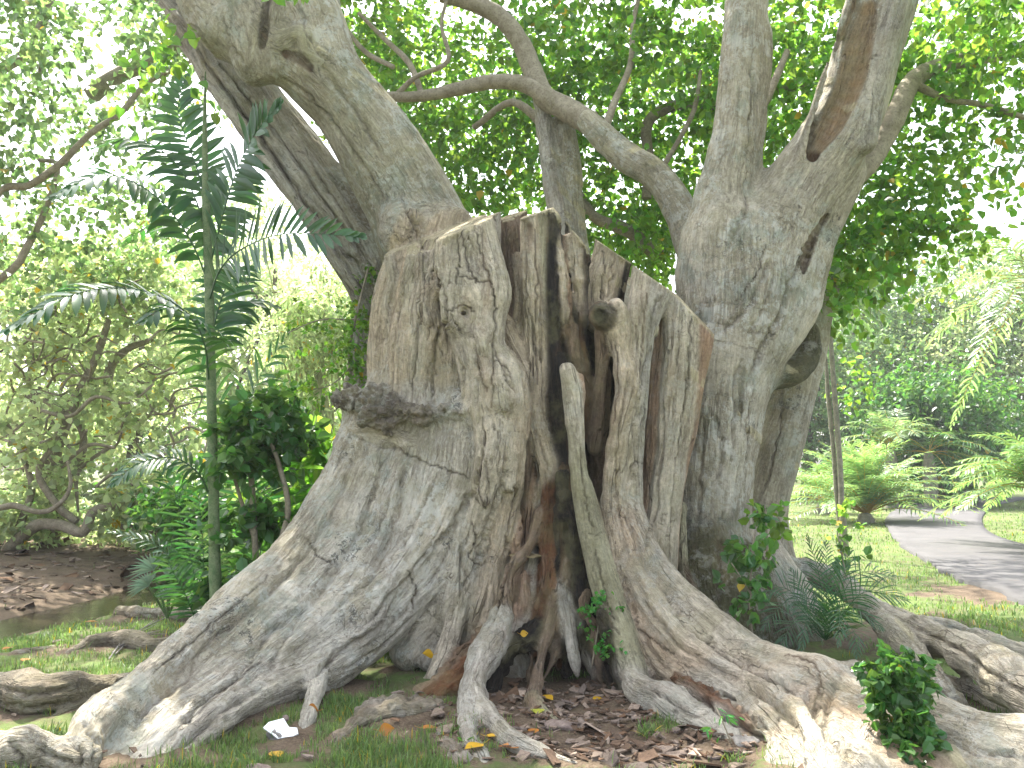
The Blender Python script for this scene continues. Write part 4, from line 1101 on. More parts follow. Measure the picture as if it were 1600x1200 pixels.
def poly_dist(P2, line):
    D = np.full(len(P2), 99.0); side = np.zeros(len(P2))
    for a, b in zip(line[:-1], line[1:]):
        d = b - a
        t = np.clip(((P2 - a) @ d) / (d @ d), 0, 1)
        v = P2 - a - t[:, None] * d
        dd = np.hypot(v[:, 0], v[:, 1])
        w = dd < D
        D[w] = dd[w]
        side[w] = (d[0] * v[:, 1] - d[1] * v[:, 0])[w]
    return D, side


def terrain(P2):
    P2 = np.asarray(P2, float)
    p3 = np.hstack([P2, np.zeros((len(P2), 1))])
    far = np.clip((np.hypot(P2[:, 0], P2[:, 1]) - 12) / 20, 0, 1)
    z = 0.025 * fbm(p3 * 1.7, 3) + 0.012 * fbm(p3 * 6 + 9, 2) * (1 - far)
    D, side = poly_dist(P2, STREAM)
    z -= 0.16 * np.exp(-(D / 0.55) ** 2)
    bank = (side > 0) * np.clip((D - 0.4) / 3.5, 0, 1)
    z += bank * 0.22 + (side > 0) * np.clip((D - 3) / 12, 0, 1) * 0.5
    # hollow in front of the trunk
    c = G(880, 1090)
    r = np.hypot((P2[:, 0] - c[0]) / 0.75, (P2[:, 1] - c[1]) / 0.8)
    z -= 0.05 * np.exp(-r ** 2)
    z += 0.05 * np.exp(-(np.maximum(root_dist(P2), 0) / 0.11) ** 2) - 0.0
    return z


def soilmask(P2):
    P2 = np.asarray(P2, float)
    p3 = np.hstack([P2, np.zeros((len(P2), 1))])
    D, side = poly_dist(P2, STREAM)
    m = (side > 0) * np.clip((D) / 0.4, 0, 1) * np.clip((22 - P2[:, 1]) / 5, 0, 1)
    m = np.maximum(m, np.clip((0.8 - D) / 0.3, 0, 1) * 0.8)
    for px, py, rx, ry, a in [(890, 1100, .75, .75, 1.2), (1000, 1175, .95, .45, 1.0), (880, 1180, .5, .35, .75), (700, 1130, .5, .45, .55), (200, 1005, .7, .5, .7), (450, 1170, .3, .2, .45), (760, 1195, .3, .15, .5),
                              (1560, 930, 1.1, 1.1, .8), (1480, 975, .6, .6, .5), (1300, 990, .9, 1.0, .8), (180, 970, .6, .4, .4), (1130, 1180, .35, .2, .6), (600, 1190, .4, .12, .5), (300, 1190, .25, .15, .4)]:
        c = G(px, py)
        r = np.hypot((P2[:, 0] - c[0]) / rx, (P2[:, 1] - c[1]) / ry)
        m = np.maximum(m, a * np.clip(1.5 - r * 1.05, 0, 1))
    r = np.hypot(P2[:, 0] - 0.4, P2[:, 1] - 9.0)
    m = np.maximum(m, np.clip(2.6 - r, 0, 1))
    m = np.maximum(m, .62 * np.exp(-(np.maximum(root_dist(P2), 0) / 0.09) ** 2))
    m = m + 0.6 * fbm(p3 * 3.1 + 4, 4) + .06 * (P2[:, 1] < 8)
    return np.clip(m, 0, 1)


def spaced(lo, hi, n, c, k):
    a = np.arcsinh((lo - c) / k); b = np.arcsinh((hi - c) / k)
    return c + k * np.sinh(np.linspace(a, b, n))


gxs = spaced(-160, 160, 420, 0, 4.0)
gys = spaced(-30, 320, 420, 6, 4.0)
GX, GY = np.meshgrid(gxs, gys, indexing='ij')
gp = np.stack([GX.ravel(), GY.ravel()], 1)
gz = terrain(gp)
nx, ny = GX.shape
ii = np.arange(nx - 1)[:, None] * ny + np.arange(ny - 1)[None]
gq = np.stack([ii, ii + ny, ii + ny + 1, ii + 1], -1).reshape(-1, 4)


def ground_mat():
    t = NT('lawn_and_soil')
    at = t.n('Attribute', attribute_name='soil')
    o = t.n('TexCoord').outputs['Object']
    big = t.noise(o, 0.45, 4, 0.6)
    fine = t.noise(o, 26, 5, 0.7)
    mid = t.noise(o, 4.0, 5, 0.65)
    g = t.mix(t.ramp(mid, 0.3, 0.7), (0.06, 0.085, 0.028, 1), (0.10, 0.14, 0.045, 1))
    g = t.mix(t.ramp(big, 0.4, 0.65), g, (0.16, 0.21, 0.07, 1))
    g = t.mix(t.ramp(fine, 0.35, 0.7, 0, .6), g, (0.045, 0.075, 0.02, 1))
    g = t.mix(t.ramp(t.noise(o, 2.2, 6, 0.7), 0.45, 0.6, 0, .75), g, (0.11, 0.09, 0.055, 1))
    s = t.mix(t.ramp(mid, 0.35, 0.65), (0.055, 0.038, 0.026, 1), (0.13, 0.095, 0.065, 1))
    s = t.mix(t.ramp(t.noise(o, 60, 4, 0.7), 0.45, 0.7, 0, .7), s, (0.20, 0.16, 0.115, 1))
    m = t.ramp(t.math('ADD', at.outputs['Fac'], t.ramp(t.noise(o, 11, 4, 0.7), 0.3, 0.7, -.25, .25)), 0.4, 0.6)
    c = t.mix(m, g, s)
    h = t.math('ADD', fine, t.math('MULTIPLY', t.noise(o, 90, 4, 0.7), 0.6))
    p = t.principled(c, 0.95, t.bump(h, 0.7, 0.02), 0.15)
    return t.done(p.outputs[0])


gm = quads('ground', np.stack([gp[:, 0], gp[:, 1], gz], 1), gq, ground_mat())
a_ = gm.attributes.new('soil', 'FLOAT', 'POINT')
a_.data.foreach_set('value', soilmask(gp).astype(np.float32))
tag(link('ground', gm), kind='structure')

# stream
t = NT('stream_water')
o = t.n('TexCoord').outputs['Object']
p_ = t.principled((0.035, 0.03, 0.018, 1), 0.08, t.bump(t.noise(o, 9, 4, 0.6), 0.25, 0.02), 0.5)
m_water = t.done(p_.outputs[0])
n_ = norm(np.gradient(STREAM, axis=0))
nn = np.stack([-n_[:, 1], n_[:, 0]], 1)
sv = np.vstack([np.hstack([STREAM - nn * 0.6, np.full((len(STREAM), 1), -0.075)]), np.hstack([STREAM + nn * 0.6, np.full((len(STREAM), 1), -0.075)])])
ns = len(STREAM)
sq = [[i, i + 1, i + 1 + ns, i + ns] for i in range(ns - 1)]
tag(link('stream_water', quads('stream_water', sv, sq, m_water)), kind='structure')

# asphalt path with a worn, slightly raised edge
Lp = [(1760, 1040), (1640, 965), (1560, 928), (1490, 905), (1440, 875), (1400, 845), (1385, 822), (1392, 802), (1425, 788), (1480, 778)]
Rp = [(2500, 1000), (2000, 905), (1800, 878), (1700, 866), (1610, 856), (1550, 836), (1535, 818), (1540, 802), (1565, 788), (1620, 778)]
Lp = smooth_path(np.array([G(*q) for q in Lp]), 6); Rp = smooth_path(np.array([G(*q) for q in Rp]), 6)
nP = len(Lp)
Lp[:, :2] += 0.05 * np.stack([fbm(Lp * 2.3, 3), fbm(Lp * 2.3 + 8, 3)], 1) * 2
rows = []
m_ = 12
for k in range(m_ + 1):
    w = k / m_
    q = Lp * (1 - w) + Rp * w
    q[:, 2] = terrain(q[:, :2]) * 0.3 + 0.05 + 0.02 * math.sin(w * math.pi)
    rows.append(q)
lowL = rows[0].copy(); lowL[:, 2] = -0.12; lowR = rows[-1].copy(); lowR[:, 2] = -0.12
rows = [lowL] + rows + [lowR]
pv = np.vstack(rows)
pq = []
for k in range(len(rows) - 1):
    for i in range(nP - 1):
        pq.append([k * nP + i, (k + 1) * nP + i, (k + 1) * nP + i + 1, k * nP + i + 1])
t = NT('asphalt')
o = t.n('TexCoord').outputs['Object']
c = t.mix(t.ramp(t.noise(o, 1.3, 5, 0.6), 0.35, 0.65), (0.055, 0.053, 0.055, 1), (0.085, 0.082, 0.083, 1))
c = t.mix(t.ramp(t.noise(o, 140, 3, 0.7), 0.45, 0.7, 0, .6), c, (0.16, 0.155, 0.15, 1))
c = t.mix(t.ramp(t.noise(o, 7, 6, 0.75), 0.60, 0.66, 0, .6), c, (0.14, 0.11, 0.08, 1))
p_ = t.principled(c, 0.9, t.bump(t.noise(o, 160, 3, 0.7), 0.5, 0.01), 0.25)
tag(link('path', quads('path', pv, pq, t.done(p_.outputs[0]))), kind='structure')
PATHPOLY = np.vstack([Lp[:, :2], Rp[::-1, :2]])


def in_poly(P2, poly):
    x, y = P2[:, 0], P2[:, 1]
    c = np.zeros(len(P2), bool)
    j = len(poly) - 1
    for i in range(len(poly)):
        xi, yi = poly[i]; xj, yj = poly[j]
        with np.errstate(divide='ignore', invalid='ignore'):
            k = ((yi > y) != (yj > y)) & (x < (xj - xi) * (y - yi) / (yj - yi + 1e-12) + xi)
        c ^= k
        j = i
    return c


def in_view_ground(n, y0, y1, power=1.5):
    """random ground points, denser near the trunk's front where the eye rests"""
    u = rng.random(n)
    a = 1 - power
    Y = (y0 ** a + u * (y1 ** a - y0 ** a)) ** (1 / a)
    X = rng.uniform(-0.68, 0.68, n) * Y
    return np.stack([X, Y], 1)


# ------------------------------------------------------------------ grass
def blades(n, y0, y1, L, W, dens_thresh=0.5, power=1.5):
    p = in_view_ground(n, y0, y1, power)
    s = soilmask(p)
    clump = fbm(np.hstack([p * 2.6, np.zeros((len(p), 1))]), 3)
    keep = (s < dens_thresh + rng.normal(0, .12, n)) & ~in_poly(p, PATHPOLY) & (clump + .5 * fbm(np.hstack([p * 7.1, np.ones((len(p), 1))]), 2) > -0.12 - .3 * (p[:, 1] > 9))
    D, side = poly_dist(p, STREAM)
    keep &= D > 0.75
    p = p[keep]; n = len(p); clump = clump[keep]
    z = terrain(p)
    h = L * rng.uniform(0.5, 1.25, n) * (1 + 0.8 * np.clip(clump, 0, 1))
    az = rng.uniform(0, 2 * math.pi, n)
    side = np.stack([np.cos(az), np.sin(az), np.zeros(n)], 1)
    lean = np.stack([-np.sin(az), np.cos(az), np.zeros(n)], 1) * rng.normal(0, .55, n)[:, None] * h[:, None]
    b = np.hstack([p, z[:, None] - 0.005])
    w = W * rng.uniform(0.6, 1.2, n)[:, None]
    up = np.array([0, 0, 1.0])
    v0 = b - side * w; v1 = b + side * w
    mpt = b + up * (h * .6)[:, None] + lean * .35
    v2 = mpt + side * w * .8; v3 = mpt - side * w * .8
    v4 = b + up * (h * .92)[:, None] + lean
    V = np.stack([v0, v1, v2, v3, v4], 1).reshape(-1, 3)
    i = np.arange(n)[:, None] * 5
    q = i + np.array([[0, 1, 2, 3]])
    tr = i + np.array([[3, 2, 4]])
    return V, q, tr


M_GRASS = leaf_mat('grass_blades', (0.085, 0.15, 0.045), (0.22, 0.36, 0.08), 0.4, 0.03, 0.5, 0.4)
gb = MB()
for args in ((120000, 4.2, 9.0, .06, .0030), (46000, 7.5, 20, .065, .006), (18000, 18, 45, .07, .014)):
    V_, q_, t_ = blades(*args)
    o0 = gb.nv
    gb.add(V_, q_)
    gb.f.append((t_ + o0).ravel()); gb.ls.append(np.arange(len(t_)) * 3 + gb.nl); gb.nl += t_.size
tag(gb.build('grass', M_GRASS, smooth=False), 'short green lawn grass growing around the roots', 'grass', kind='stuff')


# ------------------------------------------------------------------ litter
def chips(n, centers, sizes, cols):
    mb = MB()
    for k in range(n):
        c = centers[k]
        s = sizes[k]
        m = rng.integers(5, 8)
        a = np.sort(rng.uniform(0, 2 * math.pi, m))
        r = s * rng.uniform(.6, 1.1, m) * (np.where(np.abs(np.cos(a)) > .6, 1.3, .6))
        th = rng.uniform(.004, .012)
        top = np.stack([r * np.cos(a), r * np.sin(a), th + s * .25 * rng.normal(0, .3, m)], 1)
        bot = top * [1.03, 1.03, 1] - [0, 0, th]
        rot = Matrix.Rotation(rng.uniform(0, 6.28), 3, 'Z') @ Matrix.Rotation(rng.normal(0, .25), 3, 'X') @ Matrix.Rotation(rng.normal(0, .25), 3, 'Y')
        rot = np.array(rot)
        v = np.vstack([top, bot]) @ rot.T + c
        col = cols[rng.integers(len(cols))] * rng.uniform(.6, 1.25)
        o0 = mb.nv
        mb.add(v, [[i, (i + 1) % m, m + (i + 1) % m, m + i] for i in range(m)], np.append(col, 1))
        mb.f.append(np.arange(m) + o0); mb.ls.append(np.array([mb.nl])); mb.nl += m
    return mb


t = NT('bark_chips')
at = t.n('Attribute', attribute_name='tint')
o = t.n('TexCoord').outputs['Object']
c = t.mix(t.ramp(t.noise(o, 60, 4, .7), .3, .7, 0, .6), at.outputs['Color'], (0.05, 0.035, 0.025, 1))
M_CHIP = t.done(t.principled(c, 0.9, t.bump(t.noise(o, 120, 4, .7), .6, .01), .2).outputs[0])
pts = in_view_ground(26000, 4.4, 9, 1.5)
sm = soilmask(pts)
cc_ = G(900, 1120)
near = np.hypot(pts[:, 0] - cc_[0] - .25, (pts[:, 1] - cc_[1]) * 1.2)
keep = (rng.random(len(pts)) < (sm ** 2) * np.clip(1.6 - near, 0.04, 1) * .45)
pts = pts[keep][:2600]
farp = np.stack([rng.uniform(-12, -4, 3000), rng.uniform(9, 19, 3000)], 1)
D_, sd_ = poly_dist(farp, STREAM)
farp = farp[(sd_ > 0) & (D_ > .5)][:1500]
pts = np.vstack([pts, farp])
zz = terrain(pts)
cen = np.hstack([pts, zz[:, None] + rng.uniform(0.002, .02, (len(pts), 1))])
CH = [np.array(c) for c in [(.20, .14, .10), (.30, .23, .18), (.14, .09, .06), (.36, .28, .22), (.17, .10, .06), (.24, .19, .16)]]
tag(chips(len(pts), cen, (rng.gamma(2.2, .012, len(pts)) + .006) * np.where(pts[:, 1] > 9, 1.8, 1), CH).build('bark_litter', M_CHIP, smooth=False), 'brown bark chips and dry leaf litter scattered before the trunk', 'litter', kind='stuff')
print('litter', len(pts))

# ------------------------------------------------------------------ foliage tools
def leaf_mesh(pos, dirs, nrm_, size, width=0.42, fold=0.25, heart=True):
    """one folded six-point leaf for every row"""
    n = len(pos)
    d = norm(dirs)
    s = norm(np.cross(d, nrm_))
    u = np.cross(s, d)
    L = size[:, None]
    if heart:
        prof = [(0, 0, 0), (-width, .22, fold), (-width * .78, .62, fold * .8), (0, 1, -.12), (width * .78, .62, fold * .8), (width, .22, fold)]
    else:
        prof = [(0, 0, 0), (-width * .8, .3, fold), (-width * .8, .65, fold * .8), (0, 1, -.2), (width * .8, .65, fold * .8), (width * .8, .3, fold)]
    V = np.stack([pos + L * (a * s + b * d + c * width * u) for a, b, c in prof], 1).reshape(-1, 3)
    i = np.arange(n)[:, None] * 6
    q = np.concatenate([i + np.array([[0, 1, 2, 3]]), i + np.array([[3, 4, 5, 0]])], 1).reshape(-1, 4)
    return V, q


def twig_leaves(starts, dirs, length, nl, size, droop=0.5, spread=1.0):
    """leaves set alternately along little twigs"""
    n = len(starts)
    t = (np.arange(nl) + .5) / nl
    D = norm(dirs)
    L = np.broadcast_to(length, n)
    pos = starts[:, None] + D[:, None] * (t[None, :, None] * L[:, None, None])
    pos[:, :, 2] -= (t ** 2)[None] * L[:, None] * droop * .5
    pos += rng.normal(0, .03, pos.shape) * L[:, None, None] * spread * 3
    rnd = rng.normal(0, 1, pos.shape)
    ld = D[:, None] * .5 + rnd * .7
    ld[:, :, 2] -= droop
    nn_ = rng.normal(0, .6, pos.shape); nn_[:, :, 2] += .9
    sz = size * rng.uniform(.6, 1.25, (n, nl))
    return pos.reshape(-1, 3), ld.reshape(-1, 3), nn_.reshape(-1, 3), sz.ravel()


def foliage(name, twig_sets, mat, parent, size, nl=11, length=.5, droop=.6, heart=True, width=.42):
    st = np.vstack([a for a, b in twig_sets]); dr = np.vstack([b for a, b in twig_sets])
    p, d, n, s = twig_leaves(st, dr, length * rng.uniform(.6, 1.3, len(st)), nl, size, droop)
    V, q = leaf_mesh(p, d, n, s, width, heart=heart)
    me = quads(name, V, q, mat, smooth=False)
    return link(name, me, parent)


def blob(px, py, Y, rx, ry, dY, n, hollow=False):
    """n twig starts in an ellipsoid (radii in pixels at that distance, dY in metres)"""
    c = P(px, py, Y)
    v = rng.normal(0, 1, (n, 3)); v = norm(v) * (rng.random((n, 1)) ** (1 / 3 if not hollow else .12))
    r = np.array([rx * Y / F_PX, dY, ry * Y / F_PX])
    return c + v * r, norm(v + rng.normal(0, .7, v.shape))


def clumpy(px, py, Y, rx, ry, dY, nclump, ntw, cr):
    c = P(px, py, Y)
    v = norm(rng.normal(0, 1, (nclump, 3))) * (rng.random((nclump, 1)) ** .4)
    cs = c + v * np.array([rx * Y / F_PX, dY, ry * Y / F_PX])
    w = norm(rng.normal(0, 1, (nclump, ntw, 3))) * (rng.random((nclump, ntw, 1)) ** .5) * cr
    w[:, :, 2] *= .6
    pts = (cs[:, None] + w).reshape(-1, 3)
    return pts, norm(w.reshape(-1, 3) / cr + rng.normal(0, .6, (nclump * ntw, 3)))


def twig_mat(name, a, b, scale=8):
    t = NT(name)
    o = t.n('TexCoord').outputs['Object']
    n1 = t.noise(o, scale, 5, .65)
    c = t.mix(t.ramp(n1, .35, .65), (*a, 1), (*b, 1))
    c = t.mix(t.ramp(t.noise(o, scale * 5, 4, .7), .5, .65, 0, .5), c, (a[0] * .45, a[1] * .45, a[2] * .45, 1))
    return t.done(t.principled(c, .85, t.bump(t.noise(o, scale * 7, 4, .7), .6, .015), .2).outputs[0])


M_FIGLEAF = leaf_mat('fig_leaves', (0.055, 0.145, 0.026), (0.27, 0.52, 0.05), 0.4, 0.006, .35, .5)
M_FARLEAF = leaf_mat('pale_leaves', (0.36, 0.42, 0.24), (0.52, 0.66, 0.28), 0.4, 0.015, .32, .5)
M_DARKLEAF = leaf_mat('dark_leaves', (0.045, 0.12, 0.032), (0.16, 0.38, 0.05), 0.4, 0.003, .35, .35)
M_WOODLEAF = leaf_mat('wood_leaves', (0.12, 0.21, 0.08), (0.26, 0.42, 0.12), 0.45, 0.01, .4, .4)
M_PALM = leaf_mat('palm_leaflets', (0.032, 0.080, 0.038), (0.09, 0.28, 0.04), 0.25, 0.0, .32, .3)
M_PALML = leaf_mat('light_palm_leaflets', (0.15, 0.29, 0.09), (0.27, 0.46, 0.11), 0.3, 0.01, .4, .4)
M_BROAD = leaf_mat('broad_leaves', (0.09, 0.24, 0.03), (0.30, 0.62, 0.06), 0.3, 0.02, .35, .5)
M_TWIG = twig_mat('twig_bark', (0.20, 0.17, 0.12), (0.33, 0.29, 0.22), 10)
M_TWIGD = twig_mat('dark_twig_bark', (0.09, 0.07, 0.05), (0.17, 0.14, 0.10), 10)
M_PALMSTEM = twig_mat('palm_stem', (0.10, 0.16, 0.07), (0.20, 0.24, 0.13), 14)
M_PALMTRUNK = twig_mat('palm_trunk', (0.16, 0.15, 0.12), (0.30, 0.27, 0.22), 9)

# ------------------------------------------------------------------ the fig's branches and crown
FB = [  # px, py, Y, rpx
    [(922, 192, 8.8, 20), (880, 168, 9.0, 19), (850, 150, 9.1, 18), (832, 110, 9.2, 17), (815, 70, 9.2, 16), (785, 30, 9.2, 15), (740, 5, 9.2, 14), (690, -10, 9.2, 14)],
    [(870, 165, 9.0, 15), (820, 132, 9.1, 13), (770, 128, 9.2, 12), (720, 138, 9.3, 11), (660, 150, 9.3, 9), (600, 150, 9.3, 8), (570, 138, 9.3, 8)],
    [(660, 150, 9.3, 5), (640, 100, 9.4, 5), (600, 60, 9.5, 4), (560, 20, 9.5, 3)],
    [(620, 148, 9.3, 5), (650, 120, 9.2, 4), (700, 95, 9.1, 4), (690, 40, 9.1, 3), (700, -10, 9.1, 3)],
    [(615, 105, 9.5, 4), (570, 80, 9.6, 4), (530, 30, 9.6, 3)],
    [(1305, 300, 8.0, 14), (1350, 262, 8.05, 18), (1375, 225, 8.15, 18), (1400, 180, 8.2, 17), (1420, 135, 8.4, 16), (1450, 110, 8.6, 14), (1500, 95, 8.8, 12), (1560, 85, 9, 11), (1650, 70, 9.2, 10)],
    [(1425, 130, 8.4, 8), (1480, 155, 8.4, 5), (1540, 165, 8.4, 5), (1650, 200, 8.4, 4)],
    [(1010, 310, 10.5, 8), (1014, 250, 10.5, 8), (1010, 200, 10.5, 9), (1030, 175, 10.5, 9), (1080, 160, 10.5, 9), (1150, 165, 10.5, 10), (1210, 140, 10.5, 10), (1260, 130, 10.5, 10)],
    [(1030, 400, 10.8, 12), (980, 360, 10.8, 11), (930, 340, 10.8, 9), (900, 300, 10.8, 9)],
    [(1150, 310, 8.4, 13), (1160, 250, 8.6, 11), (1170, 200, 8.7, 9), (1200, 150, 8.8, 7), (1230, 80, 9, 5)],
    [(1030, 270, 9.6, 5), (1060, 220, 9.6, 4), (1085, 170, 9.6, 4), (1095, 110, 9.6, 3)],
    [(870, 250, 9.3, 9), (850, 200, 9.5, 8), (800, 160, 9.8, 6), (740, 200, 10, 5)],
    [(940, 215, 8.8, 8), (960, 160, 9, 6), (985, 100, 9.2, 5), (990, 30, 9.4, 4), (1010, -40, 9.4, 3)],
    [(420, -60, 7.4, 14), (330, -120, 7, 12), (200, -200, 6.6, 10)],
    [(1420, -150, 7.6, 40), (1450, -330, 7.8, 34), (1400, -560, 8, 26), (1300, -800, 8.4, 18)],
    [(1178, -150, 7.7, 28), (1150, -330, 7.9, 24), (1050, -560, 8.2, 18), (900, -780, 8.6, 12)],
    [(435, -150, 7.4, 34), (420, -330, 7.6, 28), (520, -560, 8, 22), (650, -780, 8.6, 14)],
    [(245, -140, 7.6, 30), (150, -330, 7.8, 24), (20, -560, 8.2, 18), (-120, -760, 8.6, 12)],
    [(690, -10, 9.2, 14), (600, -120, 9.2, 12), (540, -300, 9.4, 9)],
]
for pth in FB:
    mb = MB(); mb.tube(PX(pth), 10, 5, 0.05)
    mb.build('branch', M_TWIG, fig)
EMITB = MB()
# the strand of vine hanging beside the left limb
sets = [
    clumpy(740, 100, 12.5, 270, 150, 2.4, 64, 8, .5), clumpy(600, 60, 11, 120, 100, 1.5, 22, 7, .45), clumpy(900, 90, 10.5, 180, 120, 1.6, 42, 8, .42), clumpy(1060, 120, 11, 120, 150, 1.8, 26, 8, .42),
    clumpy(780, 250, 11.5, 120, 70, 1.5, 18, 7, .4), blob(720, 315, 11, 60, 35, 1, 60), blob(960, 300, 11.5, 110, 110, 1.4, 260), blob(1010, 390, 11.2, 70, 50, 1, 110), blob(1190, 130, 10.2, 110, 130, 1.4, 240),
    blob(1240, 60, 10, 90, 90, 1.4, 130), blob(1210, 270, 11, 50, 60, 1, 50), blob(1440, 60, 9.6, 130, 90, 1.4, 190), blob(1520, 40, 8.0, 100, 70, 1.2, 90), blob(1400, 230, 9.3, 70, 110, 1.0, 60),
    blob(1370, 350, 9.2, 80, 75, .8, 95), blob(1320, 420, 9.0, 50, 55, .6, 45), blob(1450, 290, 9.2, 70, 70, .8, 50), blob(1460, 380, 9.0, 60, 20, .5, 20), blob(1290, 480, 8.7, 14, 40, .3, 12), blob(1570, 230, 8.8, 50, 60, .8, 26),
    blob(1560, 130, 9, 60, 50, .8, 50), blob(620, 200, 11, 60, 60, 1, 60), blob(690, 230, 11, 60, 60, 1, 70),
    clumpy(1060, 90, 17, 90, 70, 1.2, 12, 8, .6), clumpy(1170, 140, 19, 90, 60, 1.4, 12, 8, .6), clumpy(960, 120, 17, 80, 60, 1.2, 9, 8, .6), clumpy(1270, 150, 20, 80, 50, 1.4, 9, 8, .6),
    blob(265, 55, 7.0, 22, 60, .3, 9), blob(440, 5, 6.6, 16, 18, .1, 2),
]
fol = foliage('crown', sets, M_FIGLEAF, fig, .105, 11, .5, .7)
# unseen crown clumps added above the frame, set along the sun's rays for shade
hi = []
SHADED = [(-1.3, 6.5, .8), (-.7, 6.6, 1.6), (0, 6.9, 2.4), (.6, 7, 2.6), (.2, 6.6, 1.0), (-1.6, 6.2, .5), (-.6, 6.3, .4), (1.2, 7, 2.2), (1.9, 7.7, 3.6), (2.1, 7.8, 2.2), (1.2, 6.8, 1.0), (2.3, 7.5, 4.6), (-1.3, 7.4, 4.2), (-2.2, 7.3, 5.0), (.3, 6.1, 0), (-.9, 7, 3.0), (-2.8, 6.6, 0), (-.4, 5.2, 0), (3.2, 8, 1), (-1.1, 5.4, 0)]
hc = []
for tg_ in SHADED:
    for dz in (1,):
        zt = rng.uniform(9.0, 12.5)
        c = np.array(tg_) + np.array(sdir) * ((zt - tg_[2]) / sdir[2]) + rng.normal(0, .35, 3)
        hc.append(c)
for tg_ in [(1.6, 5.5, .3), (2.4, 5.0, .2), (2.9, 5.9, .2), (1.2, 4.8, 0), (-2.2, 4.9, .2), (2.1, 5.9, .3)]:  # further unseen clumps, added to dapple the front roots
    c = np.array(tg_) + np.array(sdir) * ((11 - tg_[2]) / sdir[2]) + rng.normal(0, .5, 3)
    hc.append(c)
for _ in range(16):
    hc.append(np.array([rng.uniform(-5, 8), rng.uniform(2.0, 15.5), rng.uniform(9, 12.5)]))
LIT = [(.9, 4.85, 0), (-1.9, 5.7, .6), (-3.2, 7.5, 0)]  # clumps on the sun's way to these spots are left out
for c in hc:
    if any(np.linalg.norm(np.cross(c - np.array(q), np.array(sdir))) < 0.9 for q in LIT): continue
    el = (c[2] - CAM_Z) / c[1]
    if el < 0.66: continue
    n = rng.integers(26, 46)
    v = norm(rng.normal(0, 1, (n, 3))) * rng.random((n, 1)) ** .5 * np.array([1.3, 1.3, .5])
    hi.append((c + v, norm(v + rng.normal(0, .5, v.shape))))
foliage('crown', hi, M_FIGLEAF, fig, .16, 11, .6, .5)  # out of view, shaped by the shade wanted below


# ------------------------------------------------------------------ palms
def frond(parent, pts, L, n, w, nrm_=None, sweep=.5, droop=.25, t0=.12, mat=None, name='frond', stiff=.0, rach=6.0, tipf=.35, taper=None):
    p = smooth_path(np.asarray(pts, float), 8)
    seg = np.linalg.norm(np.diff(p, axis=0), axis=1); s = np.concatenate([[0], np.cumsum(seg)]); s /= s[-1]
    mb = MB()
    r = np.interp(s, [0, 1], [rach / 1000 * 1.6, rach / 1000 * .3])
    mb.tube(np.hstack([p, r[:, None]]), 5, 1)
    up = np.array([0, 0, 1.0]) if nrm_ is None else np.asarray(nrm_, float)
    T = norm(np.gradient(p, axis=0))
    for sd in (-1, 1):
        ts = t0 + (1 - t0) * (np.arange(n) + .5 * (sd > 0)) / n
        for t_ in ts:
            t_ = min(t_, .995)
            c = np.array([np.interp(t_, s, p[:, k]) for k in range(3)])
            tg = norm(np.array([np.interp(t_, s, T[:, k]) for k in range(3)]))
            side = norm(np.cross(tg, up)) * sd
            nn_ = norm(np.cross(side, tg)) * sd
            if nn_[2] < 0: nn_ = -nn_
            ll = L * (math.sin(math.pi * (0.16 + 0.80 * t_)) ** .8) * (1 - (1 - tipf) * max(0, t_ - .8) * 2) * rng.uniform(.9, 1.08)
            sw = sweep + .55 * max(0, t_ - .6) / .4
            d = norm(side * math.cos(sw) + tg * math.sin(sw) + nn_ * .15 + rng.normal(0, .09, 3))
            if rng.random() < .05: continue
            k = 5; dr_ = droop * rng.uniform(.4, 1.7); lw = rng.uniform(.75, 1.15)
            cs, ws = [c], []
            q = c.copy(); dd = d.copy()
            for j in range(k - 1):
                dd = norm(dd + np.array([0, 0, -1.0]) * dr_ * (j + 1) / k)
                q = q + dd * ll / (k - 1)
                cs.append(q.copy())
            wid = np.array([.35, .9, 1, .75, .06]) * w * lw
            across = norm(np.cross(d, nn_))
            vv = []
            for j in range(k):
                vv += [cs[j] - across * wid[j], cs[j] + nn_ * wid[j] * (-.35), cs[j] + across * wid[j]]
            f = []
            for j in range(k - 1):
                b = j * 3
                f += [[b, b + 1, b + 4, b + 3], [b + 1, b + 2, b + 5, b + 4]]
            mb.add(vv, f)
    return mb.build(name, mat or M_PALM, parent)


def pp(*q):
    return [P(*a) for a in q]


palm = empty('feather_palm', P(338, 1022, 7.6))
tag(palm, 'tall slender palm with dark drooping feather fronds beside the left root', 'palm')
mb = MB()
tp = PX([(340, 1030, 7.6, 9), (336, 900, 7.6, 9), (333, 750, 7.6, 8), (330, 600, 7.6, 7.5), (327, 470, 7.6, 7), (325, 400, 7.6, 7), (321, 300, 7.6, 6)])
tp = smooth_path(tp, 12); tp[:, 3] *= 1 + .10 * (np.arange(len(tp)) % 6 == 0)
mb.tube(tp, 12, 1)
mb.build('trunk', M_PALMSTEM, palm)
mb = MB(); mb.tube(PX([(321, 310, 7.6, 5), (320, 230, 7.6, 4.5), (320, 170, 7.6, 3), (321, 112, 7.6, 1)]), 8, 3)
mb.build('spear_leaf', M_PALMSTEM, palm)
VN = np.array([0, -.85, .5])   # frond plane that faces the camera
frond(palm, pp((325, 440, 7.6), (300, 380, 7.5), (262, 325, 7.4), (210, 285, 7.2), (150, 275, 7.0), (75, 312, 6.8)), .37, 24, .036, (0, -.55, .8), .35, .50)
frond(palm, pp((325, 380, 7.6), (305, 310, 7.7), (270, 250, 7.8), (210, 215, 7.9), (140, 232, 8.0)), .37, 22, .036, (0, -.5, .85), .4, .50)
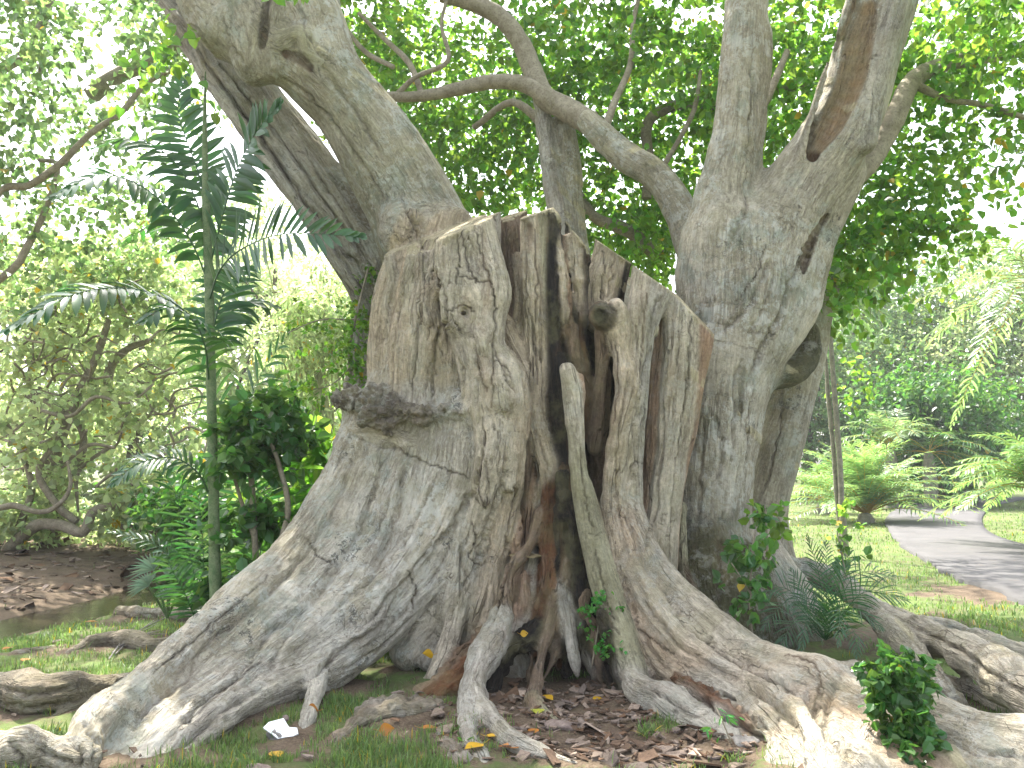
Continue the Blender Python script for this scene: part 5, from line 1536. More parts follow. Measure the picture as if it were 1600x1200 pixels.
frond(palm, pp((325, 520, 7.6), (300, 495, 7.4), (255, 465, 7.2), (190, 450, 6.9), (110, 462, 6.6), (2, 520, 6.3)), .37, 24, .036, (0, -.5, .85), .45, .45)
frond(palm, pp((323, 330, 7.6), (310, 270, 7.8), (290, 215, 7.9), (278, 170, 8.0), (290, 118, 8.1)), .37, 22, .036, VN, .45, .15)
frond(palm, pp((327, 420, 7.6), (345, 350, 7.3), (365, 280, 7.1), (395, 215, 6.9), (440, 158, 6.7)), .37, 34, .036, VN, .45, .2)
frond(palm, pp((327, 470, 7.6), (345, 420, 7.2), (385, 385, 6.8), (450, 365, 6.5), (570, 370, 6.3)), .36, 30, .024, (0, -1, .12), .6, .10)
frond(palm, pp((326, 400, 7.6), (310, 370, 8.0), (280, 350, 8.5), (240, 350, 9.0), (190, 380, 9.4)), .37, 20, .036, (0, -.5, .85), .4, .6)
frond(palm, pp((328, 540, 7.6), (345, 470, 7.8), (370, 420, 8.0), (400, 420, 8.2)), .37, 16, .036, VN, .5, .4)


frond(palm, pp((327, 600, 7.6), (320, 540, 7.3), (300, 500, 7.0), (262, 480, 6.8), (215, 505, 6.6)), .34, 18, .032, (0, -.5, .85), .4, .6)
frond(palm, pp((327, 560, 7.6), (350, 500, 7.9), (390, 470, 8.1), (440, 480, 8.3)), .34, 18, .032, (0, -.6, .8), .4, .5)
frond(palm, pp((330, 780, 7.6), (310, 740, 7.5), (270, 715, 7.4), (215, 725, 7.3), (170, 760, 7.2)), .26, 20, .020, (0, -.5, .85), .45, .4)
def small_palm(name, base, label, specs, mat=M_PALM, L=.3, w=.014, n=18, droop=.3):
    o_ = empty(name, base[0] if isinstance(base[0], np.ndarray) else base)
    tag(o_, label, 'palm')
    for s in specs:
        frond(o_, pp(*s[0]), s[1] if len(s) > 1 else L, n, w, s[2] if len(s) > 2 else VN, .55, droop, mat=mat, rach=4)
    return o_


small_palm('young_palm', P(420, 960, 8.4), 'young palm whose upright mid green frond rises left of the bark ring', [
    [[(405, 960, 8.4), (400, 800, 8.4), (385, 690, 8.4), (400, 600, 8.3), (460, 510, 8.2)], .46],
    [[(405, 960, 8.4), (385, 780, 8.4), (345, 640, 8.3), (310, 560, 8.2), (300, 540, 8.1)], .42],
    [[(405, 960, 8.4), (410, 800, 8.5), (430, 700, 8.5), (480, 640, 8.4)], .35]], n=24, w=.018)
small_palm('young_palm', P(300, 985, 8.0), 'small palm with an upright finely divided frond left of the slender palm trunk', [
    [[(312, 985, 7.9), (318, 900, 7.9), (315, 820, 7.9), (305, 745, 7.9)], .32],
    [[(312, 985, 7.9), (285, 900, 7.9), (240, 850, 7.8), (165, 828, 7.7)], .20, (0, -.4, .9)],
    [[(312, 985, 7.9), (300, 880, 7.9), (268, 760, 7.9), (215, 715, 7.8), (180, 745, 7.7)], .25, (0, -.4, .9)],
    [[(312, 985, 7.9), (290, 930, 7.7), (265, 880, 7.6), (270, 850, 7.5)], .25]], M_PALM, n=20, w=.013)


def fan_leaf(mb, c, nrm_, up_, Rr, n=15, spread=2.4, w=.012):
    nrm_ = norm(nrm_); up_ = norm(up_ - nrm_ * np.dot(up_, nrm_)); sd = np.cross(nrm_, up_)
    for k in range(n):
        a = (k / (n - 1) - .5) * spread
        d = up_ * math.cos(a) + sd * math.sin(a)
        ac = norm(np.cross(d, nrm_))
        r = Rr * rng.uniform(.85, 1.05)
        q = [c, c + d * r * .5, c + d * r - np.array([0, 0, .15 * r])]
        vv = [q[0] - ac * w * .3, q[0] + ac * w * .3, q[1] - ac * w, q[1] + ac * w, q[2] - ac * w * .1, q[2] + ac * w * .1]
        mb.add(vv, [[0, 1, 3, 2], [2, 3, 5, 4]])


M_FAN = leaf_mat('fan_leaves', (0.10, 0.17, 0.10), (0.2, 0.35, 0.12), .3, 0, .3, .3)
fp = empty('fan_palm', P(262, 965, 8.6)); tag(fp, 'small pale fan palm on the grass by the stream', 'palm')
for (x, y, Y, r, ux) in [(240, 890, 8.4, .26, -.6), (268, 905, 8.3, .24, .3), (232, 915, 8.2, .2, -1.0), (290, 900, 8.5, .2, .9), (262, 935, 8.2, .16, 0)]:
    mb = MB()
    fan_leaf(mb, P(x, y, Y), np.array([.1, -.8, .5]), np.array([ux, 0, .8]), r)
    mb.tube(PX([(262, 965, 8.6, 2), ((262 + x) / 2, (965 + y) / 2, 8.5, 2), (x, y, Y, 1.5)]), 5, 3)
    mb.build('fan_leaf', M_FAN, fp)


# cycad-like tuft on the right with fine arching fronds
tuft = empty('small_palm', G(1290, 1010, .1)); tag(tuft, 'low bushy young palm with fine grassy fronds behind the right root', 'palm')
b0 = (1290, 1000, 6.9)
for tip, mid, L in [((1260, 835, 7.0), (1280, 900, 7.0), .17), ((1290, 845, 7.2), (1292, 910, 7.0), .16), ((1190, 985, 6.6), (1235, 940, 6.8), .2), ((1180, 940, 6.9), (1230, 920, 6.9), .2), ((1400, 900, 7.0), (1335, 900, 6.9), .26), ((1420, 940, 6.6), (1350, 925, 6.7), .24),
                   ((1380, 985, 6.3), (1330, 950, 6.5), .2), ((1250, 1020, 6.2), (1265, 960, 6.4), .2), ((1310, 1010, 6.1), (1310, 950, 6.4), .2), ((1215, 1020, 6.4), (1245, 970, 6.6), .2), ((1340, 1030, 6.2), (1330, 980, 6.4), .2), ((1235, 890, 7.2), (1262, 935, 7.1), .18),
                   ((1330, 860, 7.3), (1310, 920, 7.1), .2)]:
    frond(tuft, pp(b0, mid, tip), L, 22, .0055, (0, -.6, .7), .7, .2, mat=M_PALM, rach=3)


# ------------------------------------------------------------------ trees
def cloud_tree(name, label, base, h, cr, nclump, ntw, leaf, mat, trunk_r=.2, squash=.9, group=None, cat='tree', low=.35, cl=None, bark=M_TWIGD, nl=9, lean=(0, 0)):
    """trunk with limbs; crown of many leafy twigs in clumps around the limb ends"""
    o_ = empty(name, base); tag(o_, label, cat, group)
    top = np.array(base) + [lean[0], lean[1], h * .72]
    mb = MB()
    mid = (np.array(base) + top) / 2 + [rng.normal(0, .1) * cr * .3, 0, 0]
    mb.tube(np.array([[*(np.array(base) - [0, 0, .2]), trunk_r * 1.5], [*(np.array(base) + [0, 0, h * .08]), trunk_r], [*mid, trunk_r * .8], [*top, trunk_r * .35]]), 8, 4, .06)
    mb.build('trunk', bark, o_)
    cc = np.array(base) + [lean[0], lean[1], h * (low + (1 - low) / 2)]
    v = norm(rng.normal(0, 1, (nclump, 3))) * rng.random((nclump, 1)) ** .38
    cs = cc + v * np.array([cr, cr, h * (1 - low) / 2 * squash * 1.05])
    mb = MB()
    for c in cs[:14]:
        s_ = np.array(base) + (top - np.array(base)) * rng.uniform(.4, .95)
        m = (s_ + c) / 2 + rng.normal(0, .08, 3) * cr
        mb.tube(np.array([[*s_, trunk_r * .4], [*m, trunk_r * .25], [*c, trunk_r * .08]]), 6, 4)
    mb.build('limb', bark, o_)
    cl = cl or cr * .38
    w = norm(rng.normal(0, 1, (nclump, ntw, 3))) * rng.random((nclump, ntw, 1)) ** .45 * cl
    w[:, :, 2] *= .6
    pts = (cs[:, None] + w).reshape(-1, 3)
    dr = norm(w.reshape(-1, 3) / cl + rng.normal(0, .5, (len(pts), 3)))
    foliage('crown', [(pts, dr)], mat, o_, leaf, nl, leaf * 4.5, .35, heart=False)
    return o_


# right: the wood behind the lawn
GW = 'trees of the wood behind the lawn'
for (px, Y, h, cr, mat, lab) in [
    (1262, 44, 10.5, 4.0, M_WOODLEAF, 'dark leafy tree beside the trunk, leftmost of the wood behind the lawn'),
    (1345, 48, 15, 5.0, M_WOODLEAF, 'tall pale green tree of the wood above the squat feather palm'),
    (1430, 52, 17, 5.5, M_WOODLEAF, 'highest tree of the wood, right of the squat feather palm'),
    (1515, 46, 14.0, 5.0, M_WOODLEAF, 'round tree of the wood behind the far end of the path'),
    (1620, 44, 15.0, 5.5, M_FARLEAF, 'pale tree of the wood at the right edge'),
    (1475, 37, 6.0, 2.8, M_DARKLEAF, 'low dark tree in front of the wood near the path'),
]:
    b = P(px, 790, Y); b[2] = 0
    cloud_tree('broadleaf_tree', lab, b, h, cr, 42, 34, .24, mat, .28, group=GW, low=.08, cl=1.7)

# left: trees across the stream
GL = 'trees across the stream'
for (px, Y, h, cr, mat, lab) in [
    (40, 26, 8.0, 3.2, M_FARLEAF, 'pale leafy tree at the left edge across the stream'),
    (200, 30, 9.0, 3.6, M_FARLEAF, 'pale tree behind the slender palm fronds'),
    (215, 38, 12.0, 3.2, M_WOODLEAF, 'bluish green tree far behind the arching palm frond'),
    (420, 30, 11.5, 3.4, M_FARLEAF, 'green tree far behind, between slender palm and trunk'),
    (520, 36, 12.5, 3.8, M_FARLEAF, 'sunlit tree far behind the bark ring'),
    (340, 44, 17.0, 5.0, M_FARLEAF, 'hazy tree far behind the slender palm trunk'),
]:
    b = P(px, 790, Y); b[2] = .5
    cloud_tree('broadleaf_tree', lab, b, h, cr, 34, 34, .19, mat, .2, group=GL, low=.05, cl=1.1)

GM = 'row of trees far behind the fig'
for (px, Y, h, cr, mat, lab) in [
    (620, 50, 9.0, 4.0, M_WOODLEAF, 'far tree almost hidden behind the left half of the sawn stump'),
    (760, 54, 8.5, 4.5, M_WOODLEAF, 'far tree hidden behind the middle of the fig'),
    (930, 52, 9.0, 4.5, M_WOODLEAF, 'far tree hidden behind the right half of the sawn stump'),
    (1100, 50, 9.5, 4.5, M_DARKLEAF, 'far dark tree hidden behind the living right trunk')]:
    b = P(px, 790, Y); b[2] = 0
    cloud_tree('broadleaf_tree', lab, b, h, cr, 30, 26, .26, mat, .24, group=GM, low=.05, cl=1.6)

# tangled low tree on the far bank: twisting horizontal boughs, loose round leaves
tg = empty('tangled_tree', G(75, 868, .3)); tag(tg, 'low tangled tree with twisting horizontal boughs across the stream on the left', 'tree')
TB = [
    [(75, 870, 15.5, 16), (80, 830, 15.5, 15), (90, 780, 15.4, 13), (80, 730, 15.3, 12), (95, 680, 15.2, 10), (120, 620, 15, 8), (150, 560, 15, 6), (170, 500, 15, 5)],
    [(10, 860, 14.5, 9), (30, 842, 14.4, 9), (60, 820, 14.3, 9), (100, 822, 14.2, 9), (130, 832, 14.1, 8), (145, 800, 14.2, 7), (175, 790, 14.3, 6), (215, 775, 14.4, 5)],
    [(20, 855, 14.5, 7), (35, 810, 14.6, 6), (50, 760, 14.6, 5), (30, 700, 14.6, 4), (10, 660, 14.6, 3)],
    [(120, 815, 14.4, 6), (90, 790, 14.4, 6), (60, 740, 14.3, 5), (80, 700, 14.3, 4)],
    [(80, 780, 15.4, 8), (110, 750, 15.2, 7), (130, 700, 15, 6), (120, 660, 15, 5), (60, 620, 15, 4)],
    [(190, 822, 15, 5), (240, 828, 15, 5), (300, 815, 15, 5), (340, 810, 15, 4)],
    [(170, 700, 15, 3), (140, 720, 14.9, 3), (120, 745, 14.8, 3), (122, 800, 14.8, 2)],
    [(60, 720, 14.6, 4), (100, 722, 14.5, 3), (140, 695, 14.4, 3), (180, 700, 14.4, 2)],
    [(300, 800, 14.6, 4), (260, 770, 14.5, 4), (215, 760, 14.4, 3), (180, 740, 14.3, 3), (150, 760, 14.2, 2)],
    [(-20, 800, 14, 5), (20, 790, 14, 5), (60, 800, 14, 4), (90, 790, 14, 4), (110, 760, 14, 3), (105, 720, 14, 2)],
    [(60, 640, 14.4, 3), (110, 650, 14.3, 3), (150, 620, 14.2, 3), (200, 630, 14.2, 2), (240, 600, 14.2, 2)],
    [(165, 640, 15.5, 6), (168, 600, 15.5, 7), (175, 570, 15.5, 7), (200, 545, 15.4, 6), (240, 530, 15.4, 4)],
]
for pth in TB:
    mb = MB(); mb.tube(PX(pth), 8, 5, .08); mb.build('bough', M_TWIG, tg)
for _ in range(70):
    x0, y0 = rng.uniform(0, 300), rng.uniform(470, 780)
    mb = MB() if _ == 0 else mb
    a = rng.uniform(0, 6.28)
    mb.tube(PX([(x0, y0, 14.8 + rng.normal(0, .6), 2.2), (x0 + 30 * math.cos(a), y0 + 25 * math.sin(a), 14.8, 1.8), (x0 + 55 * math.cos(a + .6), y0 + 50 * math.sin(a + .6), 14.6, 1.2)]), 5, 4)
mb.build('twig_tangle', M_TWIG, tg)
sets = [clumpy(110, 540, 15.2, 190, 130, 1.6, 34, 11, .4), clumpy(80, 690, 15, 120, 80, 1.3, 17, 9, .35), clumpy(240, 620, 15, 90, 110, 1.2, 14, 10, .35), clumpy(230, 770, 15, 80, 40, 1, 10, 18, .35), clumpy(30, 790, 15, 60, 40, 1, 8, 16, .3), clumpy(150, 815, 16, 170, 22, 1, 16, 10, .3), clumpy(150, 430, 15.5, 170, 50, 1.4, 26, 20, .45)]
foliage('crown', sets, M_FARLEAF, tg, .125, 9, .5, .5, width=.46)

# overhanging tree, upper left: only boughs and loose backlit leaves are in view; its foot stands left of the frame
ov = empty('overhanging_tree', (-9.5, 12.5, .3)); tag(ov, 'backlit tree whose thin pale boughs reach in at the upper left', 'tree')
mb = MB(); mb.tube(np.array([[-9.5, 12.5, 0, .34], [-9.3, 12.4, 1.5, .27], [-9.0, 12.2, 3.2, .24], [-8.3, 12, 5.0, .19], [-7.8, 11.8, 7.5, .14], [-7.0, 11.6, 10, .1]]), 12, 5, .05); mb.build('trunk', M_TWIG, ov)
OB = [
    [(-120, 300, 12, 10), (-60, 160, 12, 10), (0, 110, 12, 9), (45, 80, 12, 9), (65, 40, 12, 8), (80, -10, 12, 7), (90, -80, 12, 7)],
    [(-80, 400, 11.5, 6), (0, 300, 11.5, 6), (45, 290, 11.5, 6), (95, 255, 11.5, 6), (140, 210, 11.5, 5), (190, 175, 11.5, 5), (230, 130, 11.6, 4), (300, 95, 11.6, 3)],
    [(-60, 480, 12, 6), (20, 420, 12, 6), (40, 390, 12, 6), (70, 330, 12, 5), (90, 260, 12, 4), (60, 250, 12, 3)],
    [(60, 60, 12, 5), (65, 90, 12, 4), (62, 120, 12, 3)],
    [(140, 150, 13, 14), (180, 120, 13, 13), (230, 100, 13, 12), (290, 70, 13, 10)],
]
for pth in OB:
    mb = MB(); mb.tube(PX(pth), 8, 5, .06); mb.build('bough', M_TWIG, ov)
sets = [blob(130, 90, 12.5, 190, 110, 2, 190), blob(60, 250, 12.5, 120, 90, 1.5, 90), blob(200, 250, 13.5, 120, 100, 1.5, 50), blob(40, 380, 13, 110, 70, 1.5, 110), blob(20, 20, 11, 80, 60, 1, 70), blob(260, 30, 12.5, 60, 60, 1, 60), blob(240, 350, 14, 110, 60, 1.2, 70), blob(10, 190, 11, 50, 80, 1, 40)]
foliage('crown', sets, M_WOODLEAF, ov, .12, 9, .5, .7)


# ------------------------------------------------------------------ shrubs and plants
def shrub(name, label, stems, sets, mat, leaf, nl=8, length=.25, cat='shrub', heart=False, droop=.3, width=.42, stemmat=M_TWIG):
    o_ = empty(name, P(*stems[0][0][:3])); tag(o_, label, cat)
    for st in stems:
        mb = MB(); mb.tube(PX(st), 7, 4, .05); mb.build('stem', stemmat, o_)
    foliage('foliage', sets, mat, o_, leaf, nl, length, droop, heart=heart, width=width)
    return o_


shrub('glossy_shrub', 'shrub with dark glossy leaves on thin bare stems left of the buttress', [
    [(405, 975, 7.7, 5), (400, 880, 7.7, 5), (395, 790, 7.7, 5), (390, 700, 7.7, 4), (385, 620, 7.7, 3)],
    [(415, 975, 7.6, 5), (430, 880, 7.6, 5), (450, 800, 7.6, 5), (440, 740, 7.6, 4), (420, 680, 7.6, 3)],
    [(400, 850, 7.7, 3), (370, 760, 7.7, 3), (360, 700, 7.7, 2)]],
    [clumpy(400, 690, 7.7, 72, 52, .35, 22, 7, .13), clumpy(440, 640, 7.9, 40, 30, .3, 5, 6, .12), clumpy(395, 830, 7.9, 50, 60, .3, 8, 6, .12), clumpy(380, 920, 8.0, 60, 40, .3, 14, 8, .12)],
    M_DARKLEAF, .12, 7, .16)
shrub('broad_leaved_plant', 'bright green broad leaved plant growing against the left side of the trunk', [
    [(505, 860, 8.6, 4), (505, 760, 8.6, 4), (500, 690, 8.6, 3)], [(520, 860, 8.5, 4), (530, 750, 8.5, 3), (545, 700, 8.5, 2)]],
    [clumpy(505, 705, 8.6, 45, 45, .3, 12, 5, .12), clumpy(480, 800, 8.7, 40, 60, .3, 12, 5, .12)], M_BROAD, .26, 4, .22, cat='plant', droop=.5, width=.22)
shrub('trunk_climber', 'small leaved climber hanging on the shaded trunk behind the sawn stump', [
    [(560, 640, 7.9, 2), (545, 560, 7.8, 2), (560, 480, 7.8, 2), (575, 420, 7.9, 1.5)], [(555, 500, 7.8, 1.5), (500, 500, 7.7, 1.2), (450, 520, 7.7, 1)], [(560, 560, 7.8, 1.5), (520, 600, 7.7, 1), (480, 610, 7.7, 1)]],
    [blob(555, 545, 7.8, 32, 70, .15, 60), blob(500, 520, 7.7, 60, 40, .2, 24), blob(570, 460, 7.95, 20, 40, .1, 16), blob(490, 600, 7.7, 50, 30, .2, 22)], M_FIGLEAF, .055, 8, .16, cat='climber')

# pale bamboo-like thicket behind the trunk's left side
M_CANE = twig_mat('cane_skin', (0.30, 0.32, 0.16), (0.42, 0.42, 0.24), 6)
bb = empty('bamboo_clump', P(500, 800, 17)); tag(bb, 'pale sunlit bamboo clump behind the left side of the trunk', 'bamboo')
for k in range(26):
    x = rng.uniform(440, 560)
    tx = x + rng.normal(-10, 50)
    mb = MB(); mb.tube(PX([(x, 800, 17 + rng.normal(0, .5), 2.2), ((x + tx) / 2 + rng.normal(0, 6), 620, 17, 2), (tx, rng.uniform(400, 500), 16.8, 1)]), 5, 4)
    mb.build('cane', M_CANE, bb)
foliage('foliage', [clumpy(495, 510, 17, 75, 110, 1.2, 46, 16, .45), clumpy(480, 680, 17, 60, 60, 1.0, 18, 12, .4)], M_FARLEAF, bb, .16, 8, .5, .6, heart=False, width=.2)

# undergrowth on the far bank
for (x, y0_, Y, rx, ry, n, lab, mat) in [
    (70, 850, 17, 70, 22, 10, 'small weedy bush under the tangled boughs on the dark soil', M_WOODLEAF),
    (300, 855, 14.5, 50, 26, 10, 'small bush on the far bank right of the tangled boughs', M_WOODLEAF),
    (330, 800, 13, 90, 60, 26, 'dull green undergrowth bush behind the small palm and stream', M_DARKLEAF),
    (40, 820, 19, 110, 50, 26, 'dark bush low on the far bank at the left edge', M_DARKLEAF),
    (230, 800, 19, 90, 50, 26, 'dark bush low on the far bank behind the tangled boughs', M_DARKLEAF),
    (440, 850, 11, 60, 60, 22, 'leafy bush in half shade between shrub stems and root', M_WOODLEAF)]:
    b = P(x, y0_ + ry, Y); b[2] = max(b[2], 0)
    o_ = empty('undergrowth_bush', b); tag(o_, lab, 'bush', 'undergrowth bushes on the left')
    foliage('foliage', [clumpy(x, y0_, Y, rx, ry, .8, n, 16, .4)], mat, o_, .13, 8, .35, .3, heart=False)
    mb = MB()
    for k in range(7):
        mb.tube(PX([(x + rng.normal(0, rx * .15), y0_ + ry, Y, 3), (x + rng.normal(0, rx * .4), y0_, Y, 2), (x + rng.normal(0, rx * .7), y0_ - ry * .5, Y, 1)]), 5, 4)
    mb.build('stem', M_TWIGD, o_)

# right: slender double trunked palm
sp = empty('slender_palm', P(1320, 862, 15.5)); tag(sp, 'thin twin trunked palm standing on the lawn before the squat palm', 'palm')
for pth in ([(1322, 868, 15.5, 5.6), (1316, 800, 15.5, 4.4), (1312, 720, 15.5, 4.0), (1306, 640, 15.5, 4.0), (1300, 560, 15.5, 3.6), (1296, 480, 15.5, 3.2), (1296, 400, 15.5, 3.2)], [(1319, 860, 15.6, 4.8), (1308, 780, 15.6, 3.6), (1302, 700, 15.6, 3.2), (1294, 620, 15.6, 3.2), (1290, 560, 15.6, 2.4), (1280, 480, 15.6, 2.4)]):
    mb = MB(); q = smooth_path(PX(pth), 10); q[:, 3] *= 1 + .12 * (np.arange(len(q)) % 4 == 0); mb.tube(q, 10, 1); mb.build('trunk', M_PALMTRUNK, sp)
for tip, mid in [((1380, 470), (1340, 430)), ((1230, 470), (1260, 430)), ((1400, 420), (1350, 400)), ((1350, 520), (1330, 450)), ((1270, 540), (1275, 470)), ((1390, 500), (1345, 460))]:
    frond(sp, pp((1296, 420, 15.5), (*mid, 15.4), (*tip, 15.2)), .6, 14, .03, (0, -.4, .8), .5, .4, mat=M_WOODLEAF)
foliage('climbing_leaves', [blob(1325, 830, 15.3, 8, 40, .15, 10), blob(1340, 600, 15.5, 22, 40, .3, 14)], M_FIGLEAF, sp, .13, 6, .3, .4)


def feather_clump(name, label, px, py, Y, h, n, mat, L=.45, group=None, el=(.3, 1.35), w=.018, nn=26, trunk=None, droopx=1.0, flen=None):
    b = P(px, py, Y); b[2] = -.08
    o_ = empty(name, b); tag(o_, label, 'palm', group)
    c0 = np.array(b) + [0, 0, trunk or .5]
    mb = MB(); mb.tube(np.array([[*b, .28], [*(np.array(b) + [0, 0, (trunk or .5) * .6]), .24], [*c0, .14]]), 10, 3, .15); mb.build('trunk', M_PALMTRUNK, o_)
    for k in range(n):
        az = k * 2.39996 + rng.normal(0, .15)
        e = rng.uniform(*el)
        fl = (flen or h) * rng.uniform(.85, 1.1)
        hd = np.array([math.cos(az), math.sin(az), 0])
        q = [c0]
        for j in range(1, 5):
            t_ = j / 4
            q.append(c0 + hd * fl * (math.cos(e) * t_ + .12 * t_ * t_) + np.array([0, 0, fl * (math.sin(e) * t_ - droopx * .55 * t_ ** 2.2 * (1.2 - .4 * math.sin(e)))]))
        frond(o_, q, L, nn, w, None, .5, .35, mat=mat, rach=9, t0=.15)
    return o_


feather_clump('squat_palm', 'squat bushy pale green feather palm on the sunlit lawn behind the right root', 1352, 800, 25, 2.7, 84, M_PALML, .45, flen=3.3, w=.02, nn=30, trunk=.35, el=(.3, 1.5), droopx=.85)
feather_clump('squat_palm', 'smaller feather palm at left behind the squat one, half hidden by it', 1285, 795, 30, 2.0, 22, M_PALML, .4, flen=2.4)
feather_clump('feathery_palm', 'taller palm with a yellowing frond behind the squat palm', 1395, 790, 34, 3, 18, M_WOODLEAF, .6, flen=2.8, trunk=2.6, w=.03, nn=20)
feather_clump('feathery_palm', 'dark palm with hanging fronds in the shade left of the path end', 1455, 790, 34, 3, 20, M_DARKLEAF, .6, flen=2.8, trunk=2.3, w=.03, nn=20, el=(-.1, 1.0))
feather_clump('edge_palm', 'big pale feather palm leaning in at the right edge over the path', 1640, 800, 16.5, 3, 52, M_PALML, .45, flen=2.25, trunk=1.2, w=.018, nn=30)
feather_clump('edge_palm', 'tall palm with shaggy crown high at the right edge', 1650, 800, 21, 3, 26, M_WOODLEAF, .6, flen=3.0, trunk=6.2, w=.03, nn=22, el=(-.4, 1.1))

# seedlings round the right trunk
shrub('sapling', 'thin leafy sapling standing right before the mossy trunk foot', [
    [(1175, 1010, 6.4, 2.5), (1172, 930, 6.4, 2), (1176, 860, 6.4, 2), (1180, 830, 6.4, 1)], [(1174, 930, 6.4, 1.5), (1150, 890, 6.3, 1), (1135, 870, 6.3, 1)]],
    [blob(1175, 870, 6.4, 32, 45, .18, 22), blob(1160, 930, 6.4, 30, 40, .18, 12), blob(1185, 820, 6.5, 25, 15, .1, 6)], M_DARKLEAF, .09, 5, .12, cat='sapling')
shrub('sapling', 'light green sapling at the right edge of the trunk against the lawn', [
    [(1200, 900, 7.4, 2.5), (1198, 840, 7.4, 2), (1195, 790, 7.4, 1.5)]],
    [blob(1200, 830, 7.4, 22, 45, .15, 16)], M_FIGLEAF, .10, 5, .13, cat='sapling')
shrub('leafy_shoot', 'slender shoot with curled leaves rising behind the fine palm', [
    [(1325, 930, 8.2, 2), (1318, 880, 8.2, 1.5), (1308, 830, 8.2, 1)]],
    [blob(1318, 870, 8.2, 20, 40, .12, 9)], M_DARKLEAF, .09, 4, .12, cat='shoot')
shrub('ivy_bush', 'dense small bush of glossy rounded leaves growing over the right root', [
    [(1410, 1180, 4.6, 3), (1400, 1110, 4.65, 3), (1395, 1050, 4.7, 2)]],
    [blob(1398, 1050, 4.7, 48, 30, .14, 70), blob(1408, 1110, 4.62, 34, 40, .12, 62), blob(1418, 1165, 4.55, 32, 35, .12, 55)], M_DARKLEAF, .055, 6, .07, heart=True, droop=.5, width=.5)
M_FERN = leaf_mat('fresh_leaves', (0.045, 0.20, 0.035), (0.15, 0.5, 0.05), .25, 0, .4, .4)
shrub('little_fern', 'little bright green plant sprouting on the burnt seam by the pale slab', [
    [(925, 1040, 6.35, 1.5), (935, 980, 6.32, 1.2), (940, 945, 6.3, 1)]],
    [blob(938, 948, 6.3, 28, 16, .06, 30), blob(948, 1005, 6.2, 22, 10, .06, 16), blob(915, 985, 6.3, 8, 8, .03, 2), blob(955, 1035, 6.28, 18, 6, .04, 4)], M_FERN, .035, 7, .06, cat='plant')
shrub('seedling', 'tiny seedling with round green leaves below the hanging root', [
    [(740, 1190, 5.0, 1.2), (736, 1172, 5.0, 1)]], [blob(736, 1165, 5.0, 18, 12, .04, 5)], M_FERN, .05, 3, .03, cat='seedling', heart=True, width=.5)
shrub('weed', 'spindly weed with narrow leaves growing under the bright right root', [
    [(1148, 1175, 5.0, 1.2), (1130, 1130, 5.0, 1), (1118, 1105, 5.05, .8)]], [blob(1135, 1140, 5.0, 22, 26, .06, 7)], M_FERN, .06, 3, .05, cat='weed', width=.15)


def tussock(label, px, py, n, L, mat=M_GRASS):
    b = G(px, py)
    mb = MB()
    for k in range(n):
        a = rng.uniform(0, 6.28); e = rng.uniform(.7, 1.45); l = L * rng.uniform(.6, 1.1)
        d = np.array([math.cos(a) * math.cos(e), math.sin(a) * math.cos(e), math.sin(e)])
        ac = norm(np.cross(d, [0, 0, 1])) * rng.uniform(.003, .006)
        s0 = b + rng.normal(0, .03, 3) * [1, 1, 0]
        pts_ = [s0 + d * l * t_ - np.array([0, 0, .35 * l * t_ ** 2]) for t_ in (0, .35, .7, 1)]
        vv = []
        for q, w_ in zip(pts_, (.8, 1, .7, .08)): vv += [q - ac * w_, q + ac * w_]
        mb.add(vv, [[0, 1, 3, 2], [2, 3, 5, 4], [4, 5, 7, 6]])
    tag(mb.build('grass_tuft', mat), label, 'grass tuft', 'grass tufts by the roots')


tussock('bright grass tuft at the lower right edge, in front of the right root', 1545, 1195, 30, .22)
tussock('sunlit yellow green grass tuft in the notch of the left root', 85, 1150, 26, .14)
tussock('grass tuft at the foot of the left buttress, beside its short prop root', 520, 1110, 60, .17)
tussock('grass tuft left of the short prop root', 455, 1105, 34, .14)
tussock('grass tuft right of the dark hollow, before the grey root', 1010, 1150, 36, .14)
tussock('grass tuft at the bottom edge under the bright right root', 1150, 1195, 36, .13)
tussock('grass tuft between the buttress and the orange rotten root', 650, 1075, 30, .13)
tussock('grass tuft at the bottom edge right of the tiny seedling', 790, 1195, 30, .12)
tussock('grass tuft on the gnarled roots at the right edge', 1480, 1080, 20, .12)

# ------------------------------------------------------------------ the damp air
if True:
    hb = MB()
    x0, x1, y0, y1, z0, z1 = -120, 120, -12, 130, -3, 24
    vv = [(x0, y0, z0), (x1, y0, z0), (x1, y1, z0), (x0, y1, z0), (x0, y0, z1), (x1, y0, z1), (x1, y1, z1), (x0, y1, z1)]
    hb.add(vv, [[3, 2, 1, 0], [4, 5, 6, 7], [0, 1, 5, 4], [1, 2, 6, 5], [2, 3, 7, 6], [3, 0, 4, 7]])
    t = NT('haze_air')
    pv_ = t.n('VolumePrincipled')
    pv_.inputs['Color'].default_value = (.93, .97, 1, 1)
    pv_.inputs['Density'].default_value = 0.0009
    pv_.inputs['Anisotropy'].default_value = 0.3
    t.l(pv_.outputs[0], t.out.inputs[1])
    tag(hb.build('haze', t.m, smooth=False), 'thin pale haze in the air of the garden', 'haze', kind='stuff')

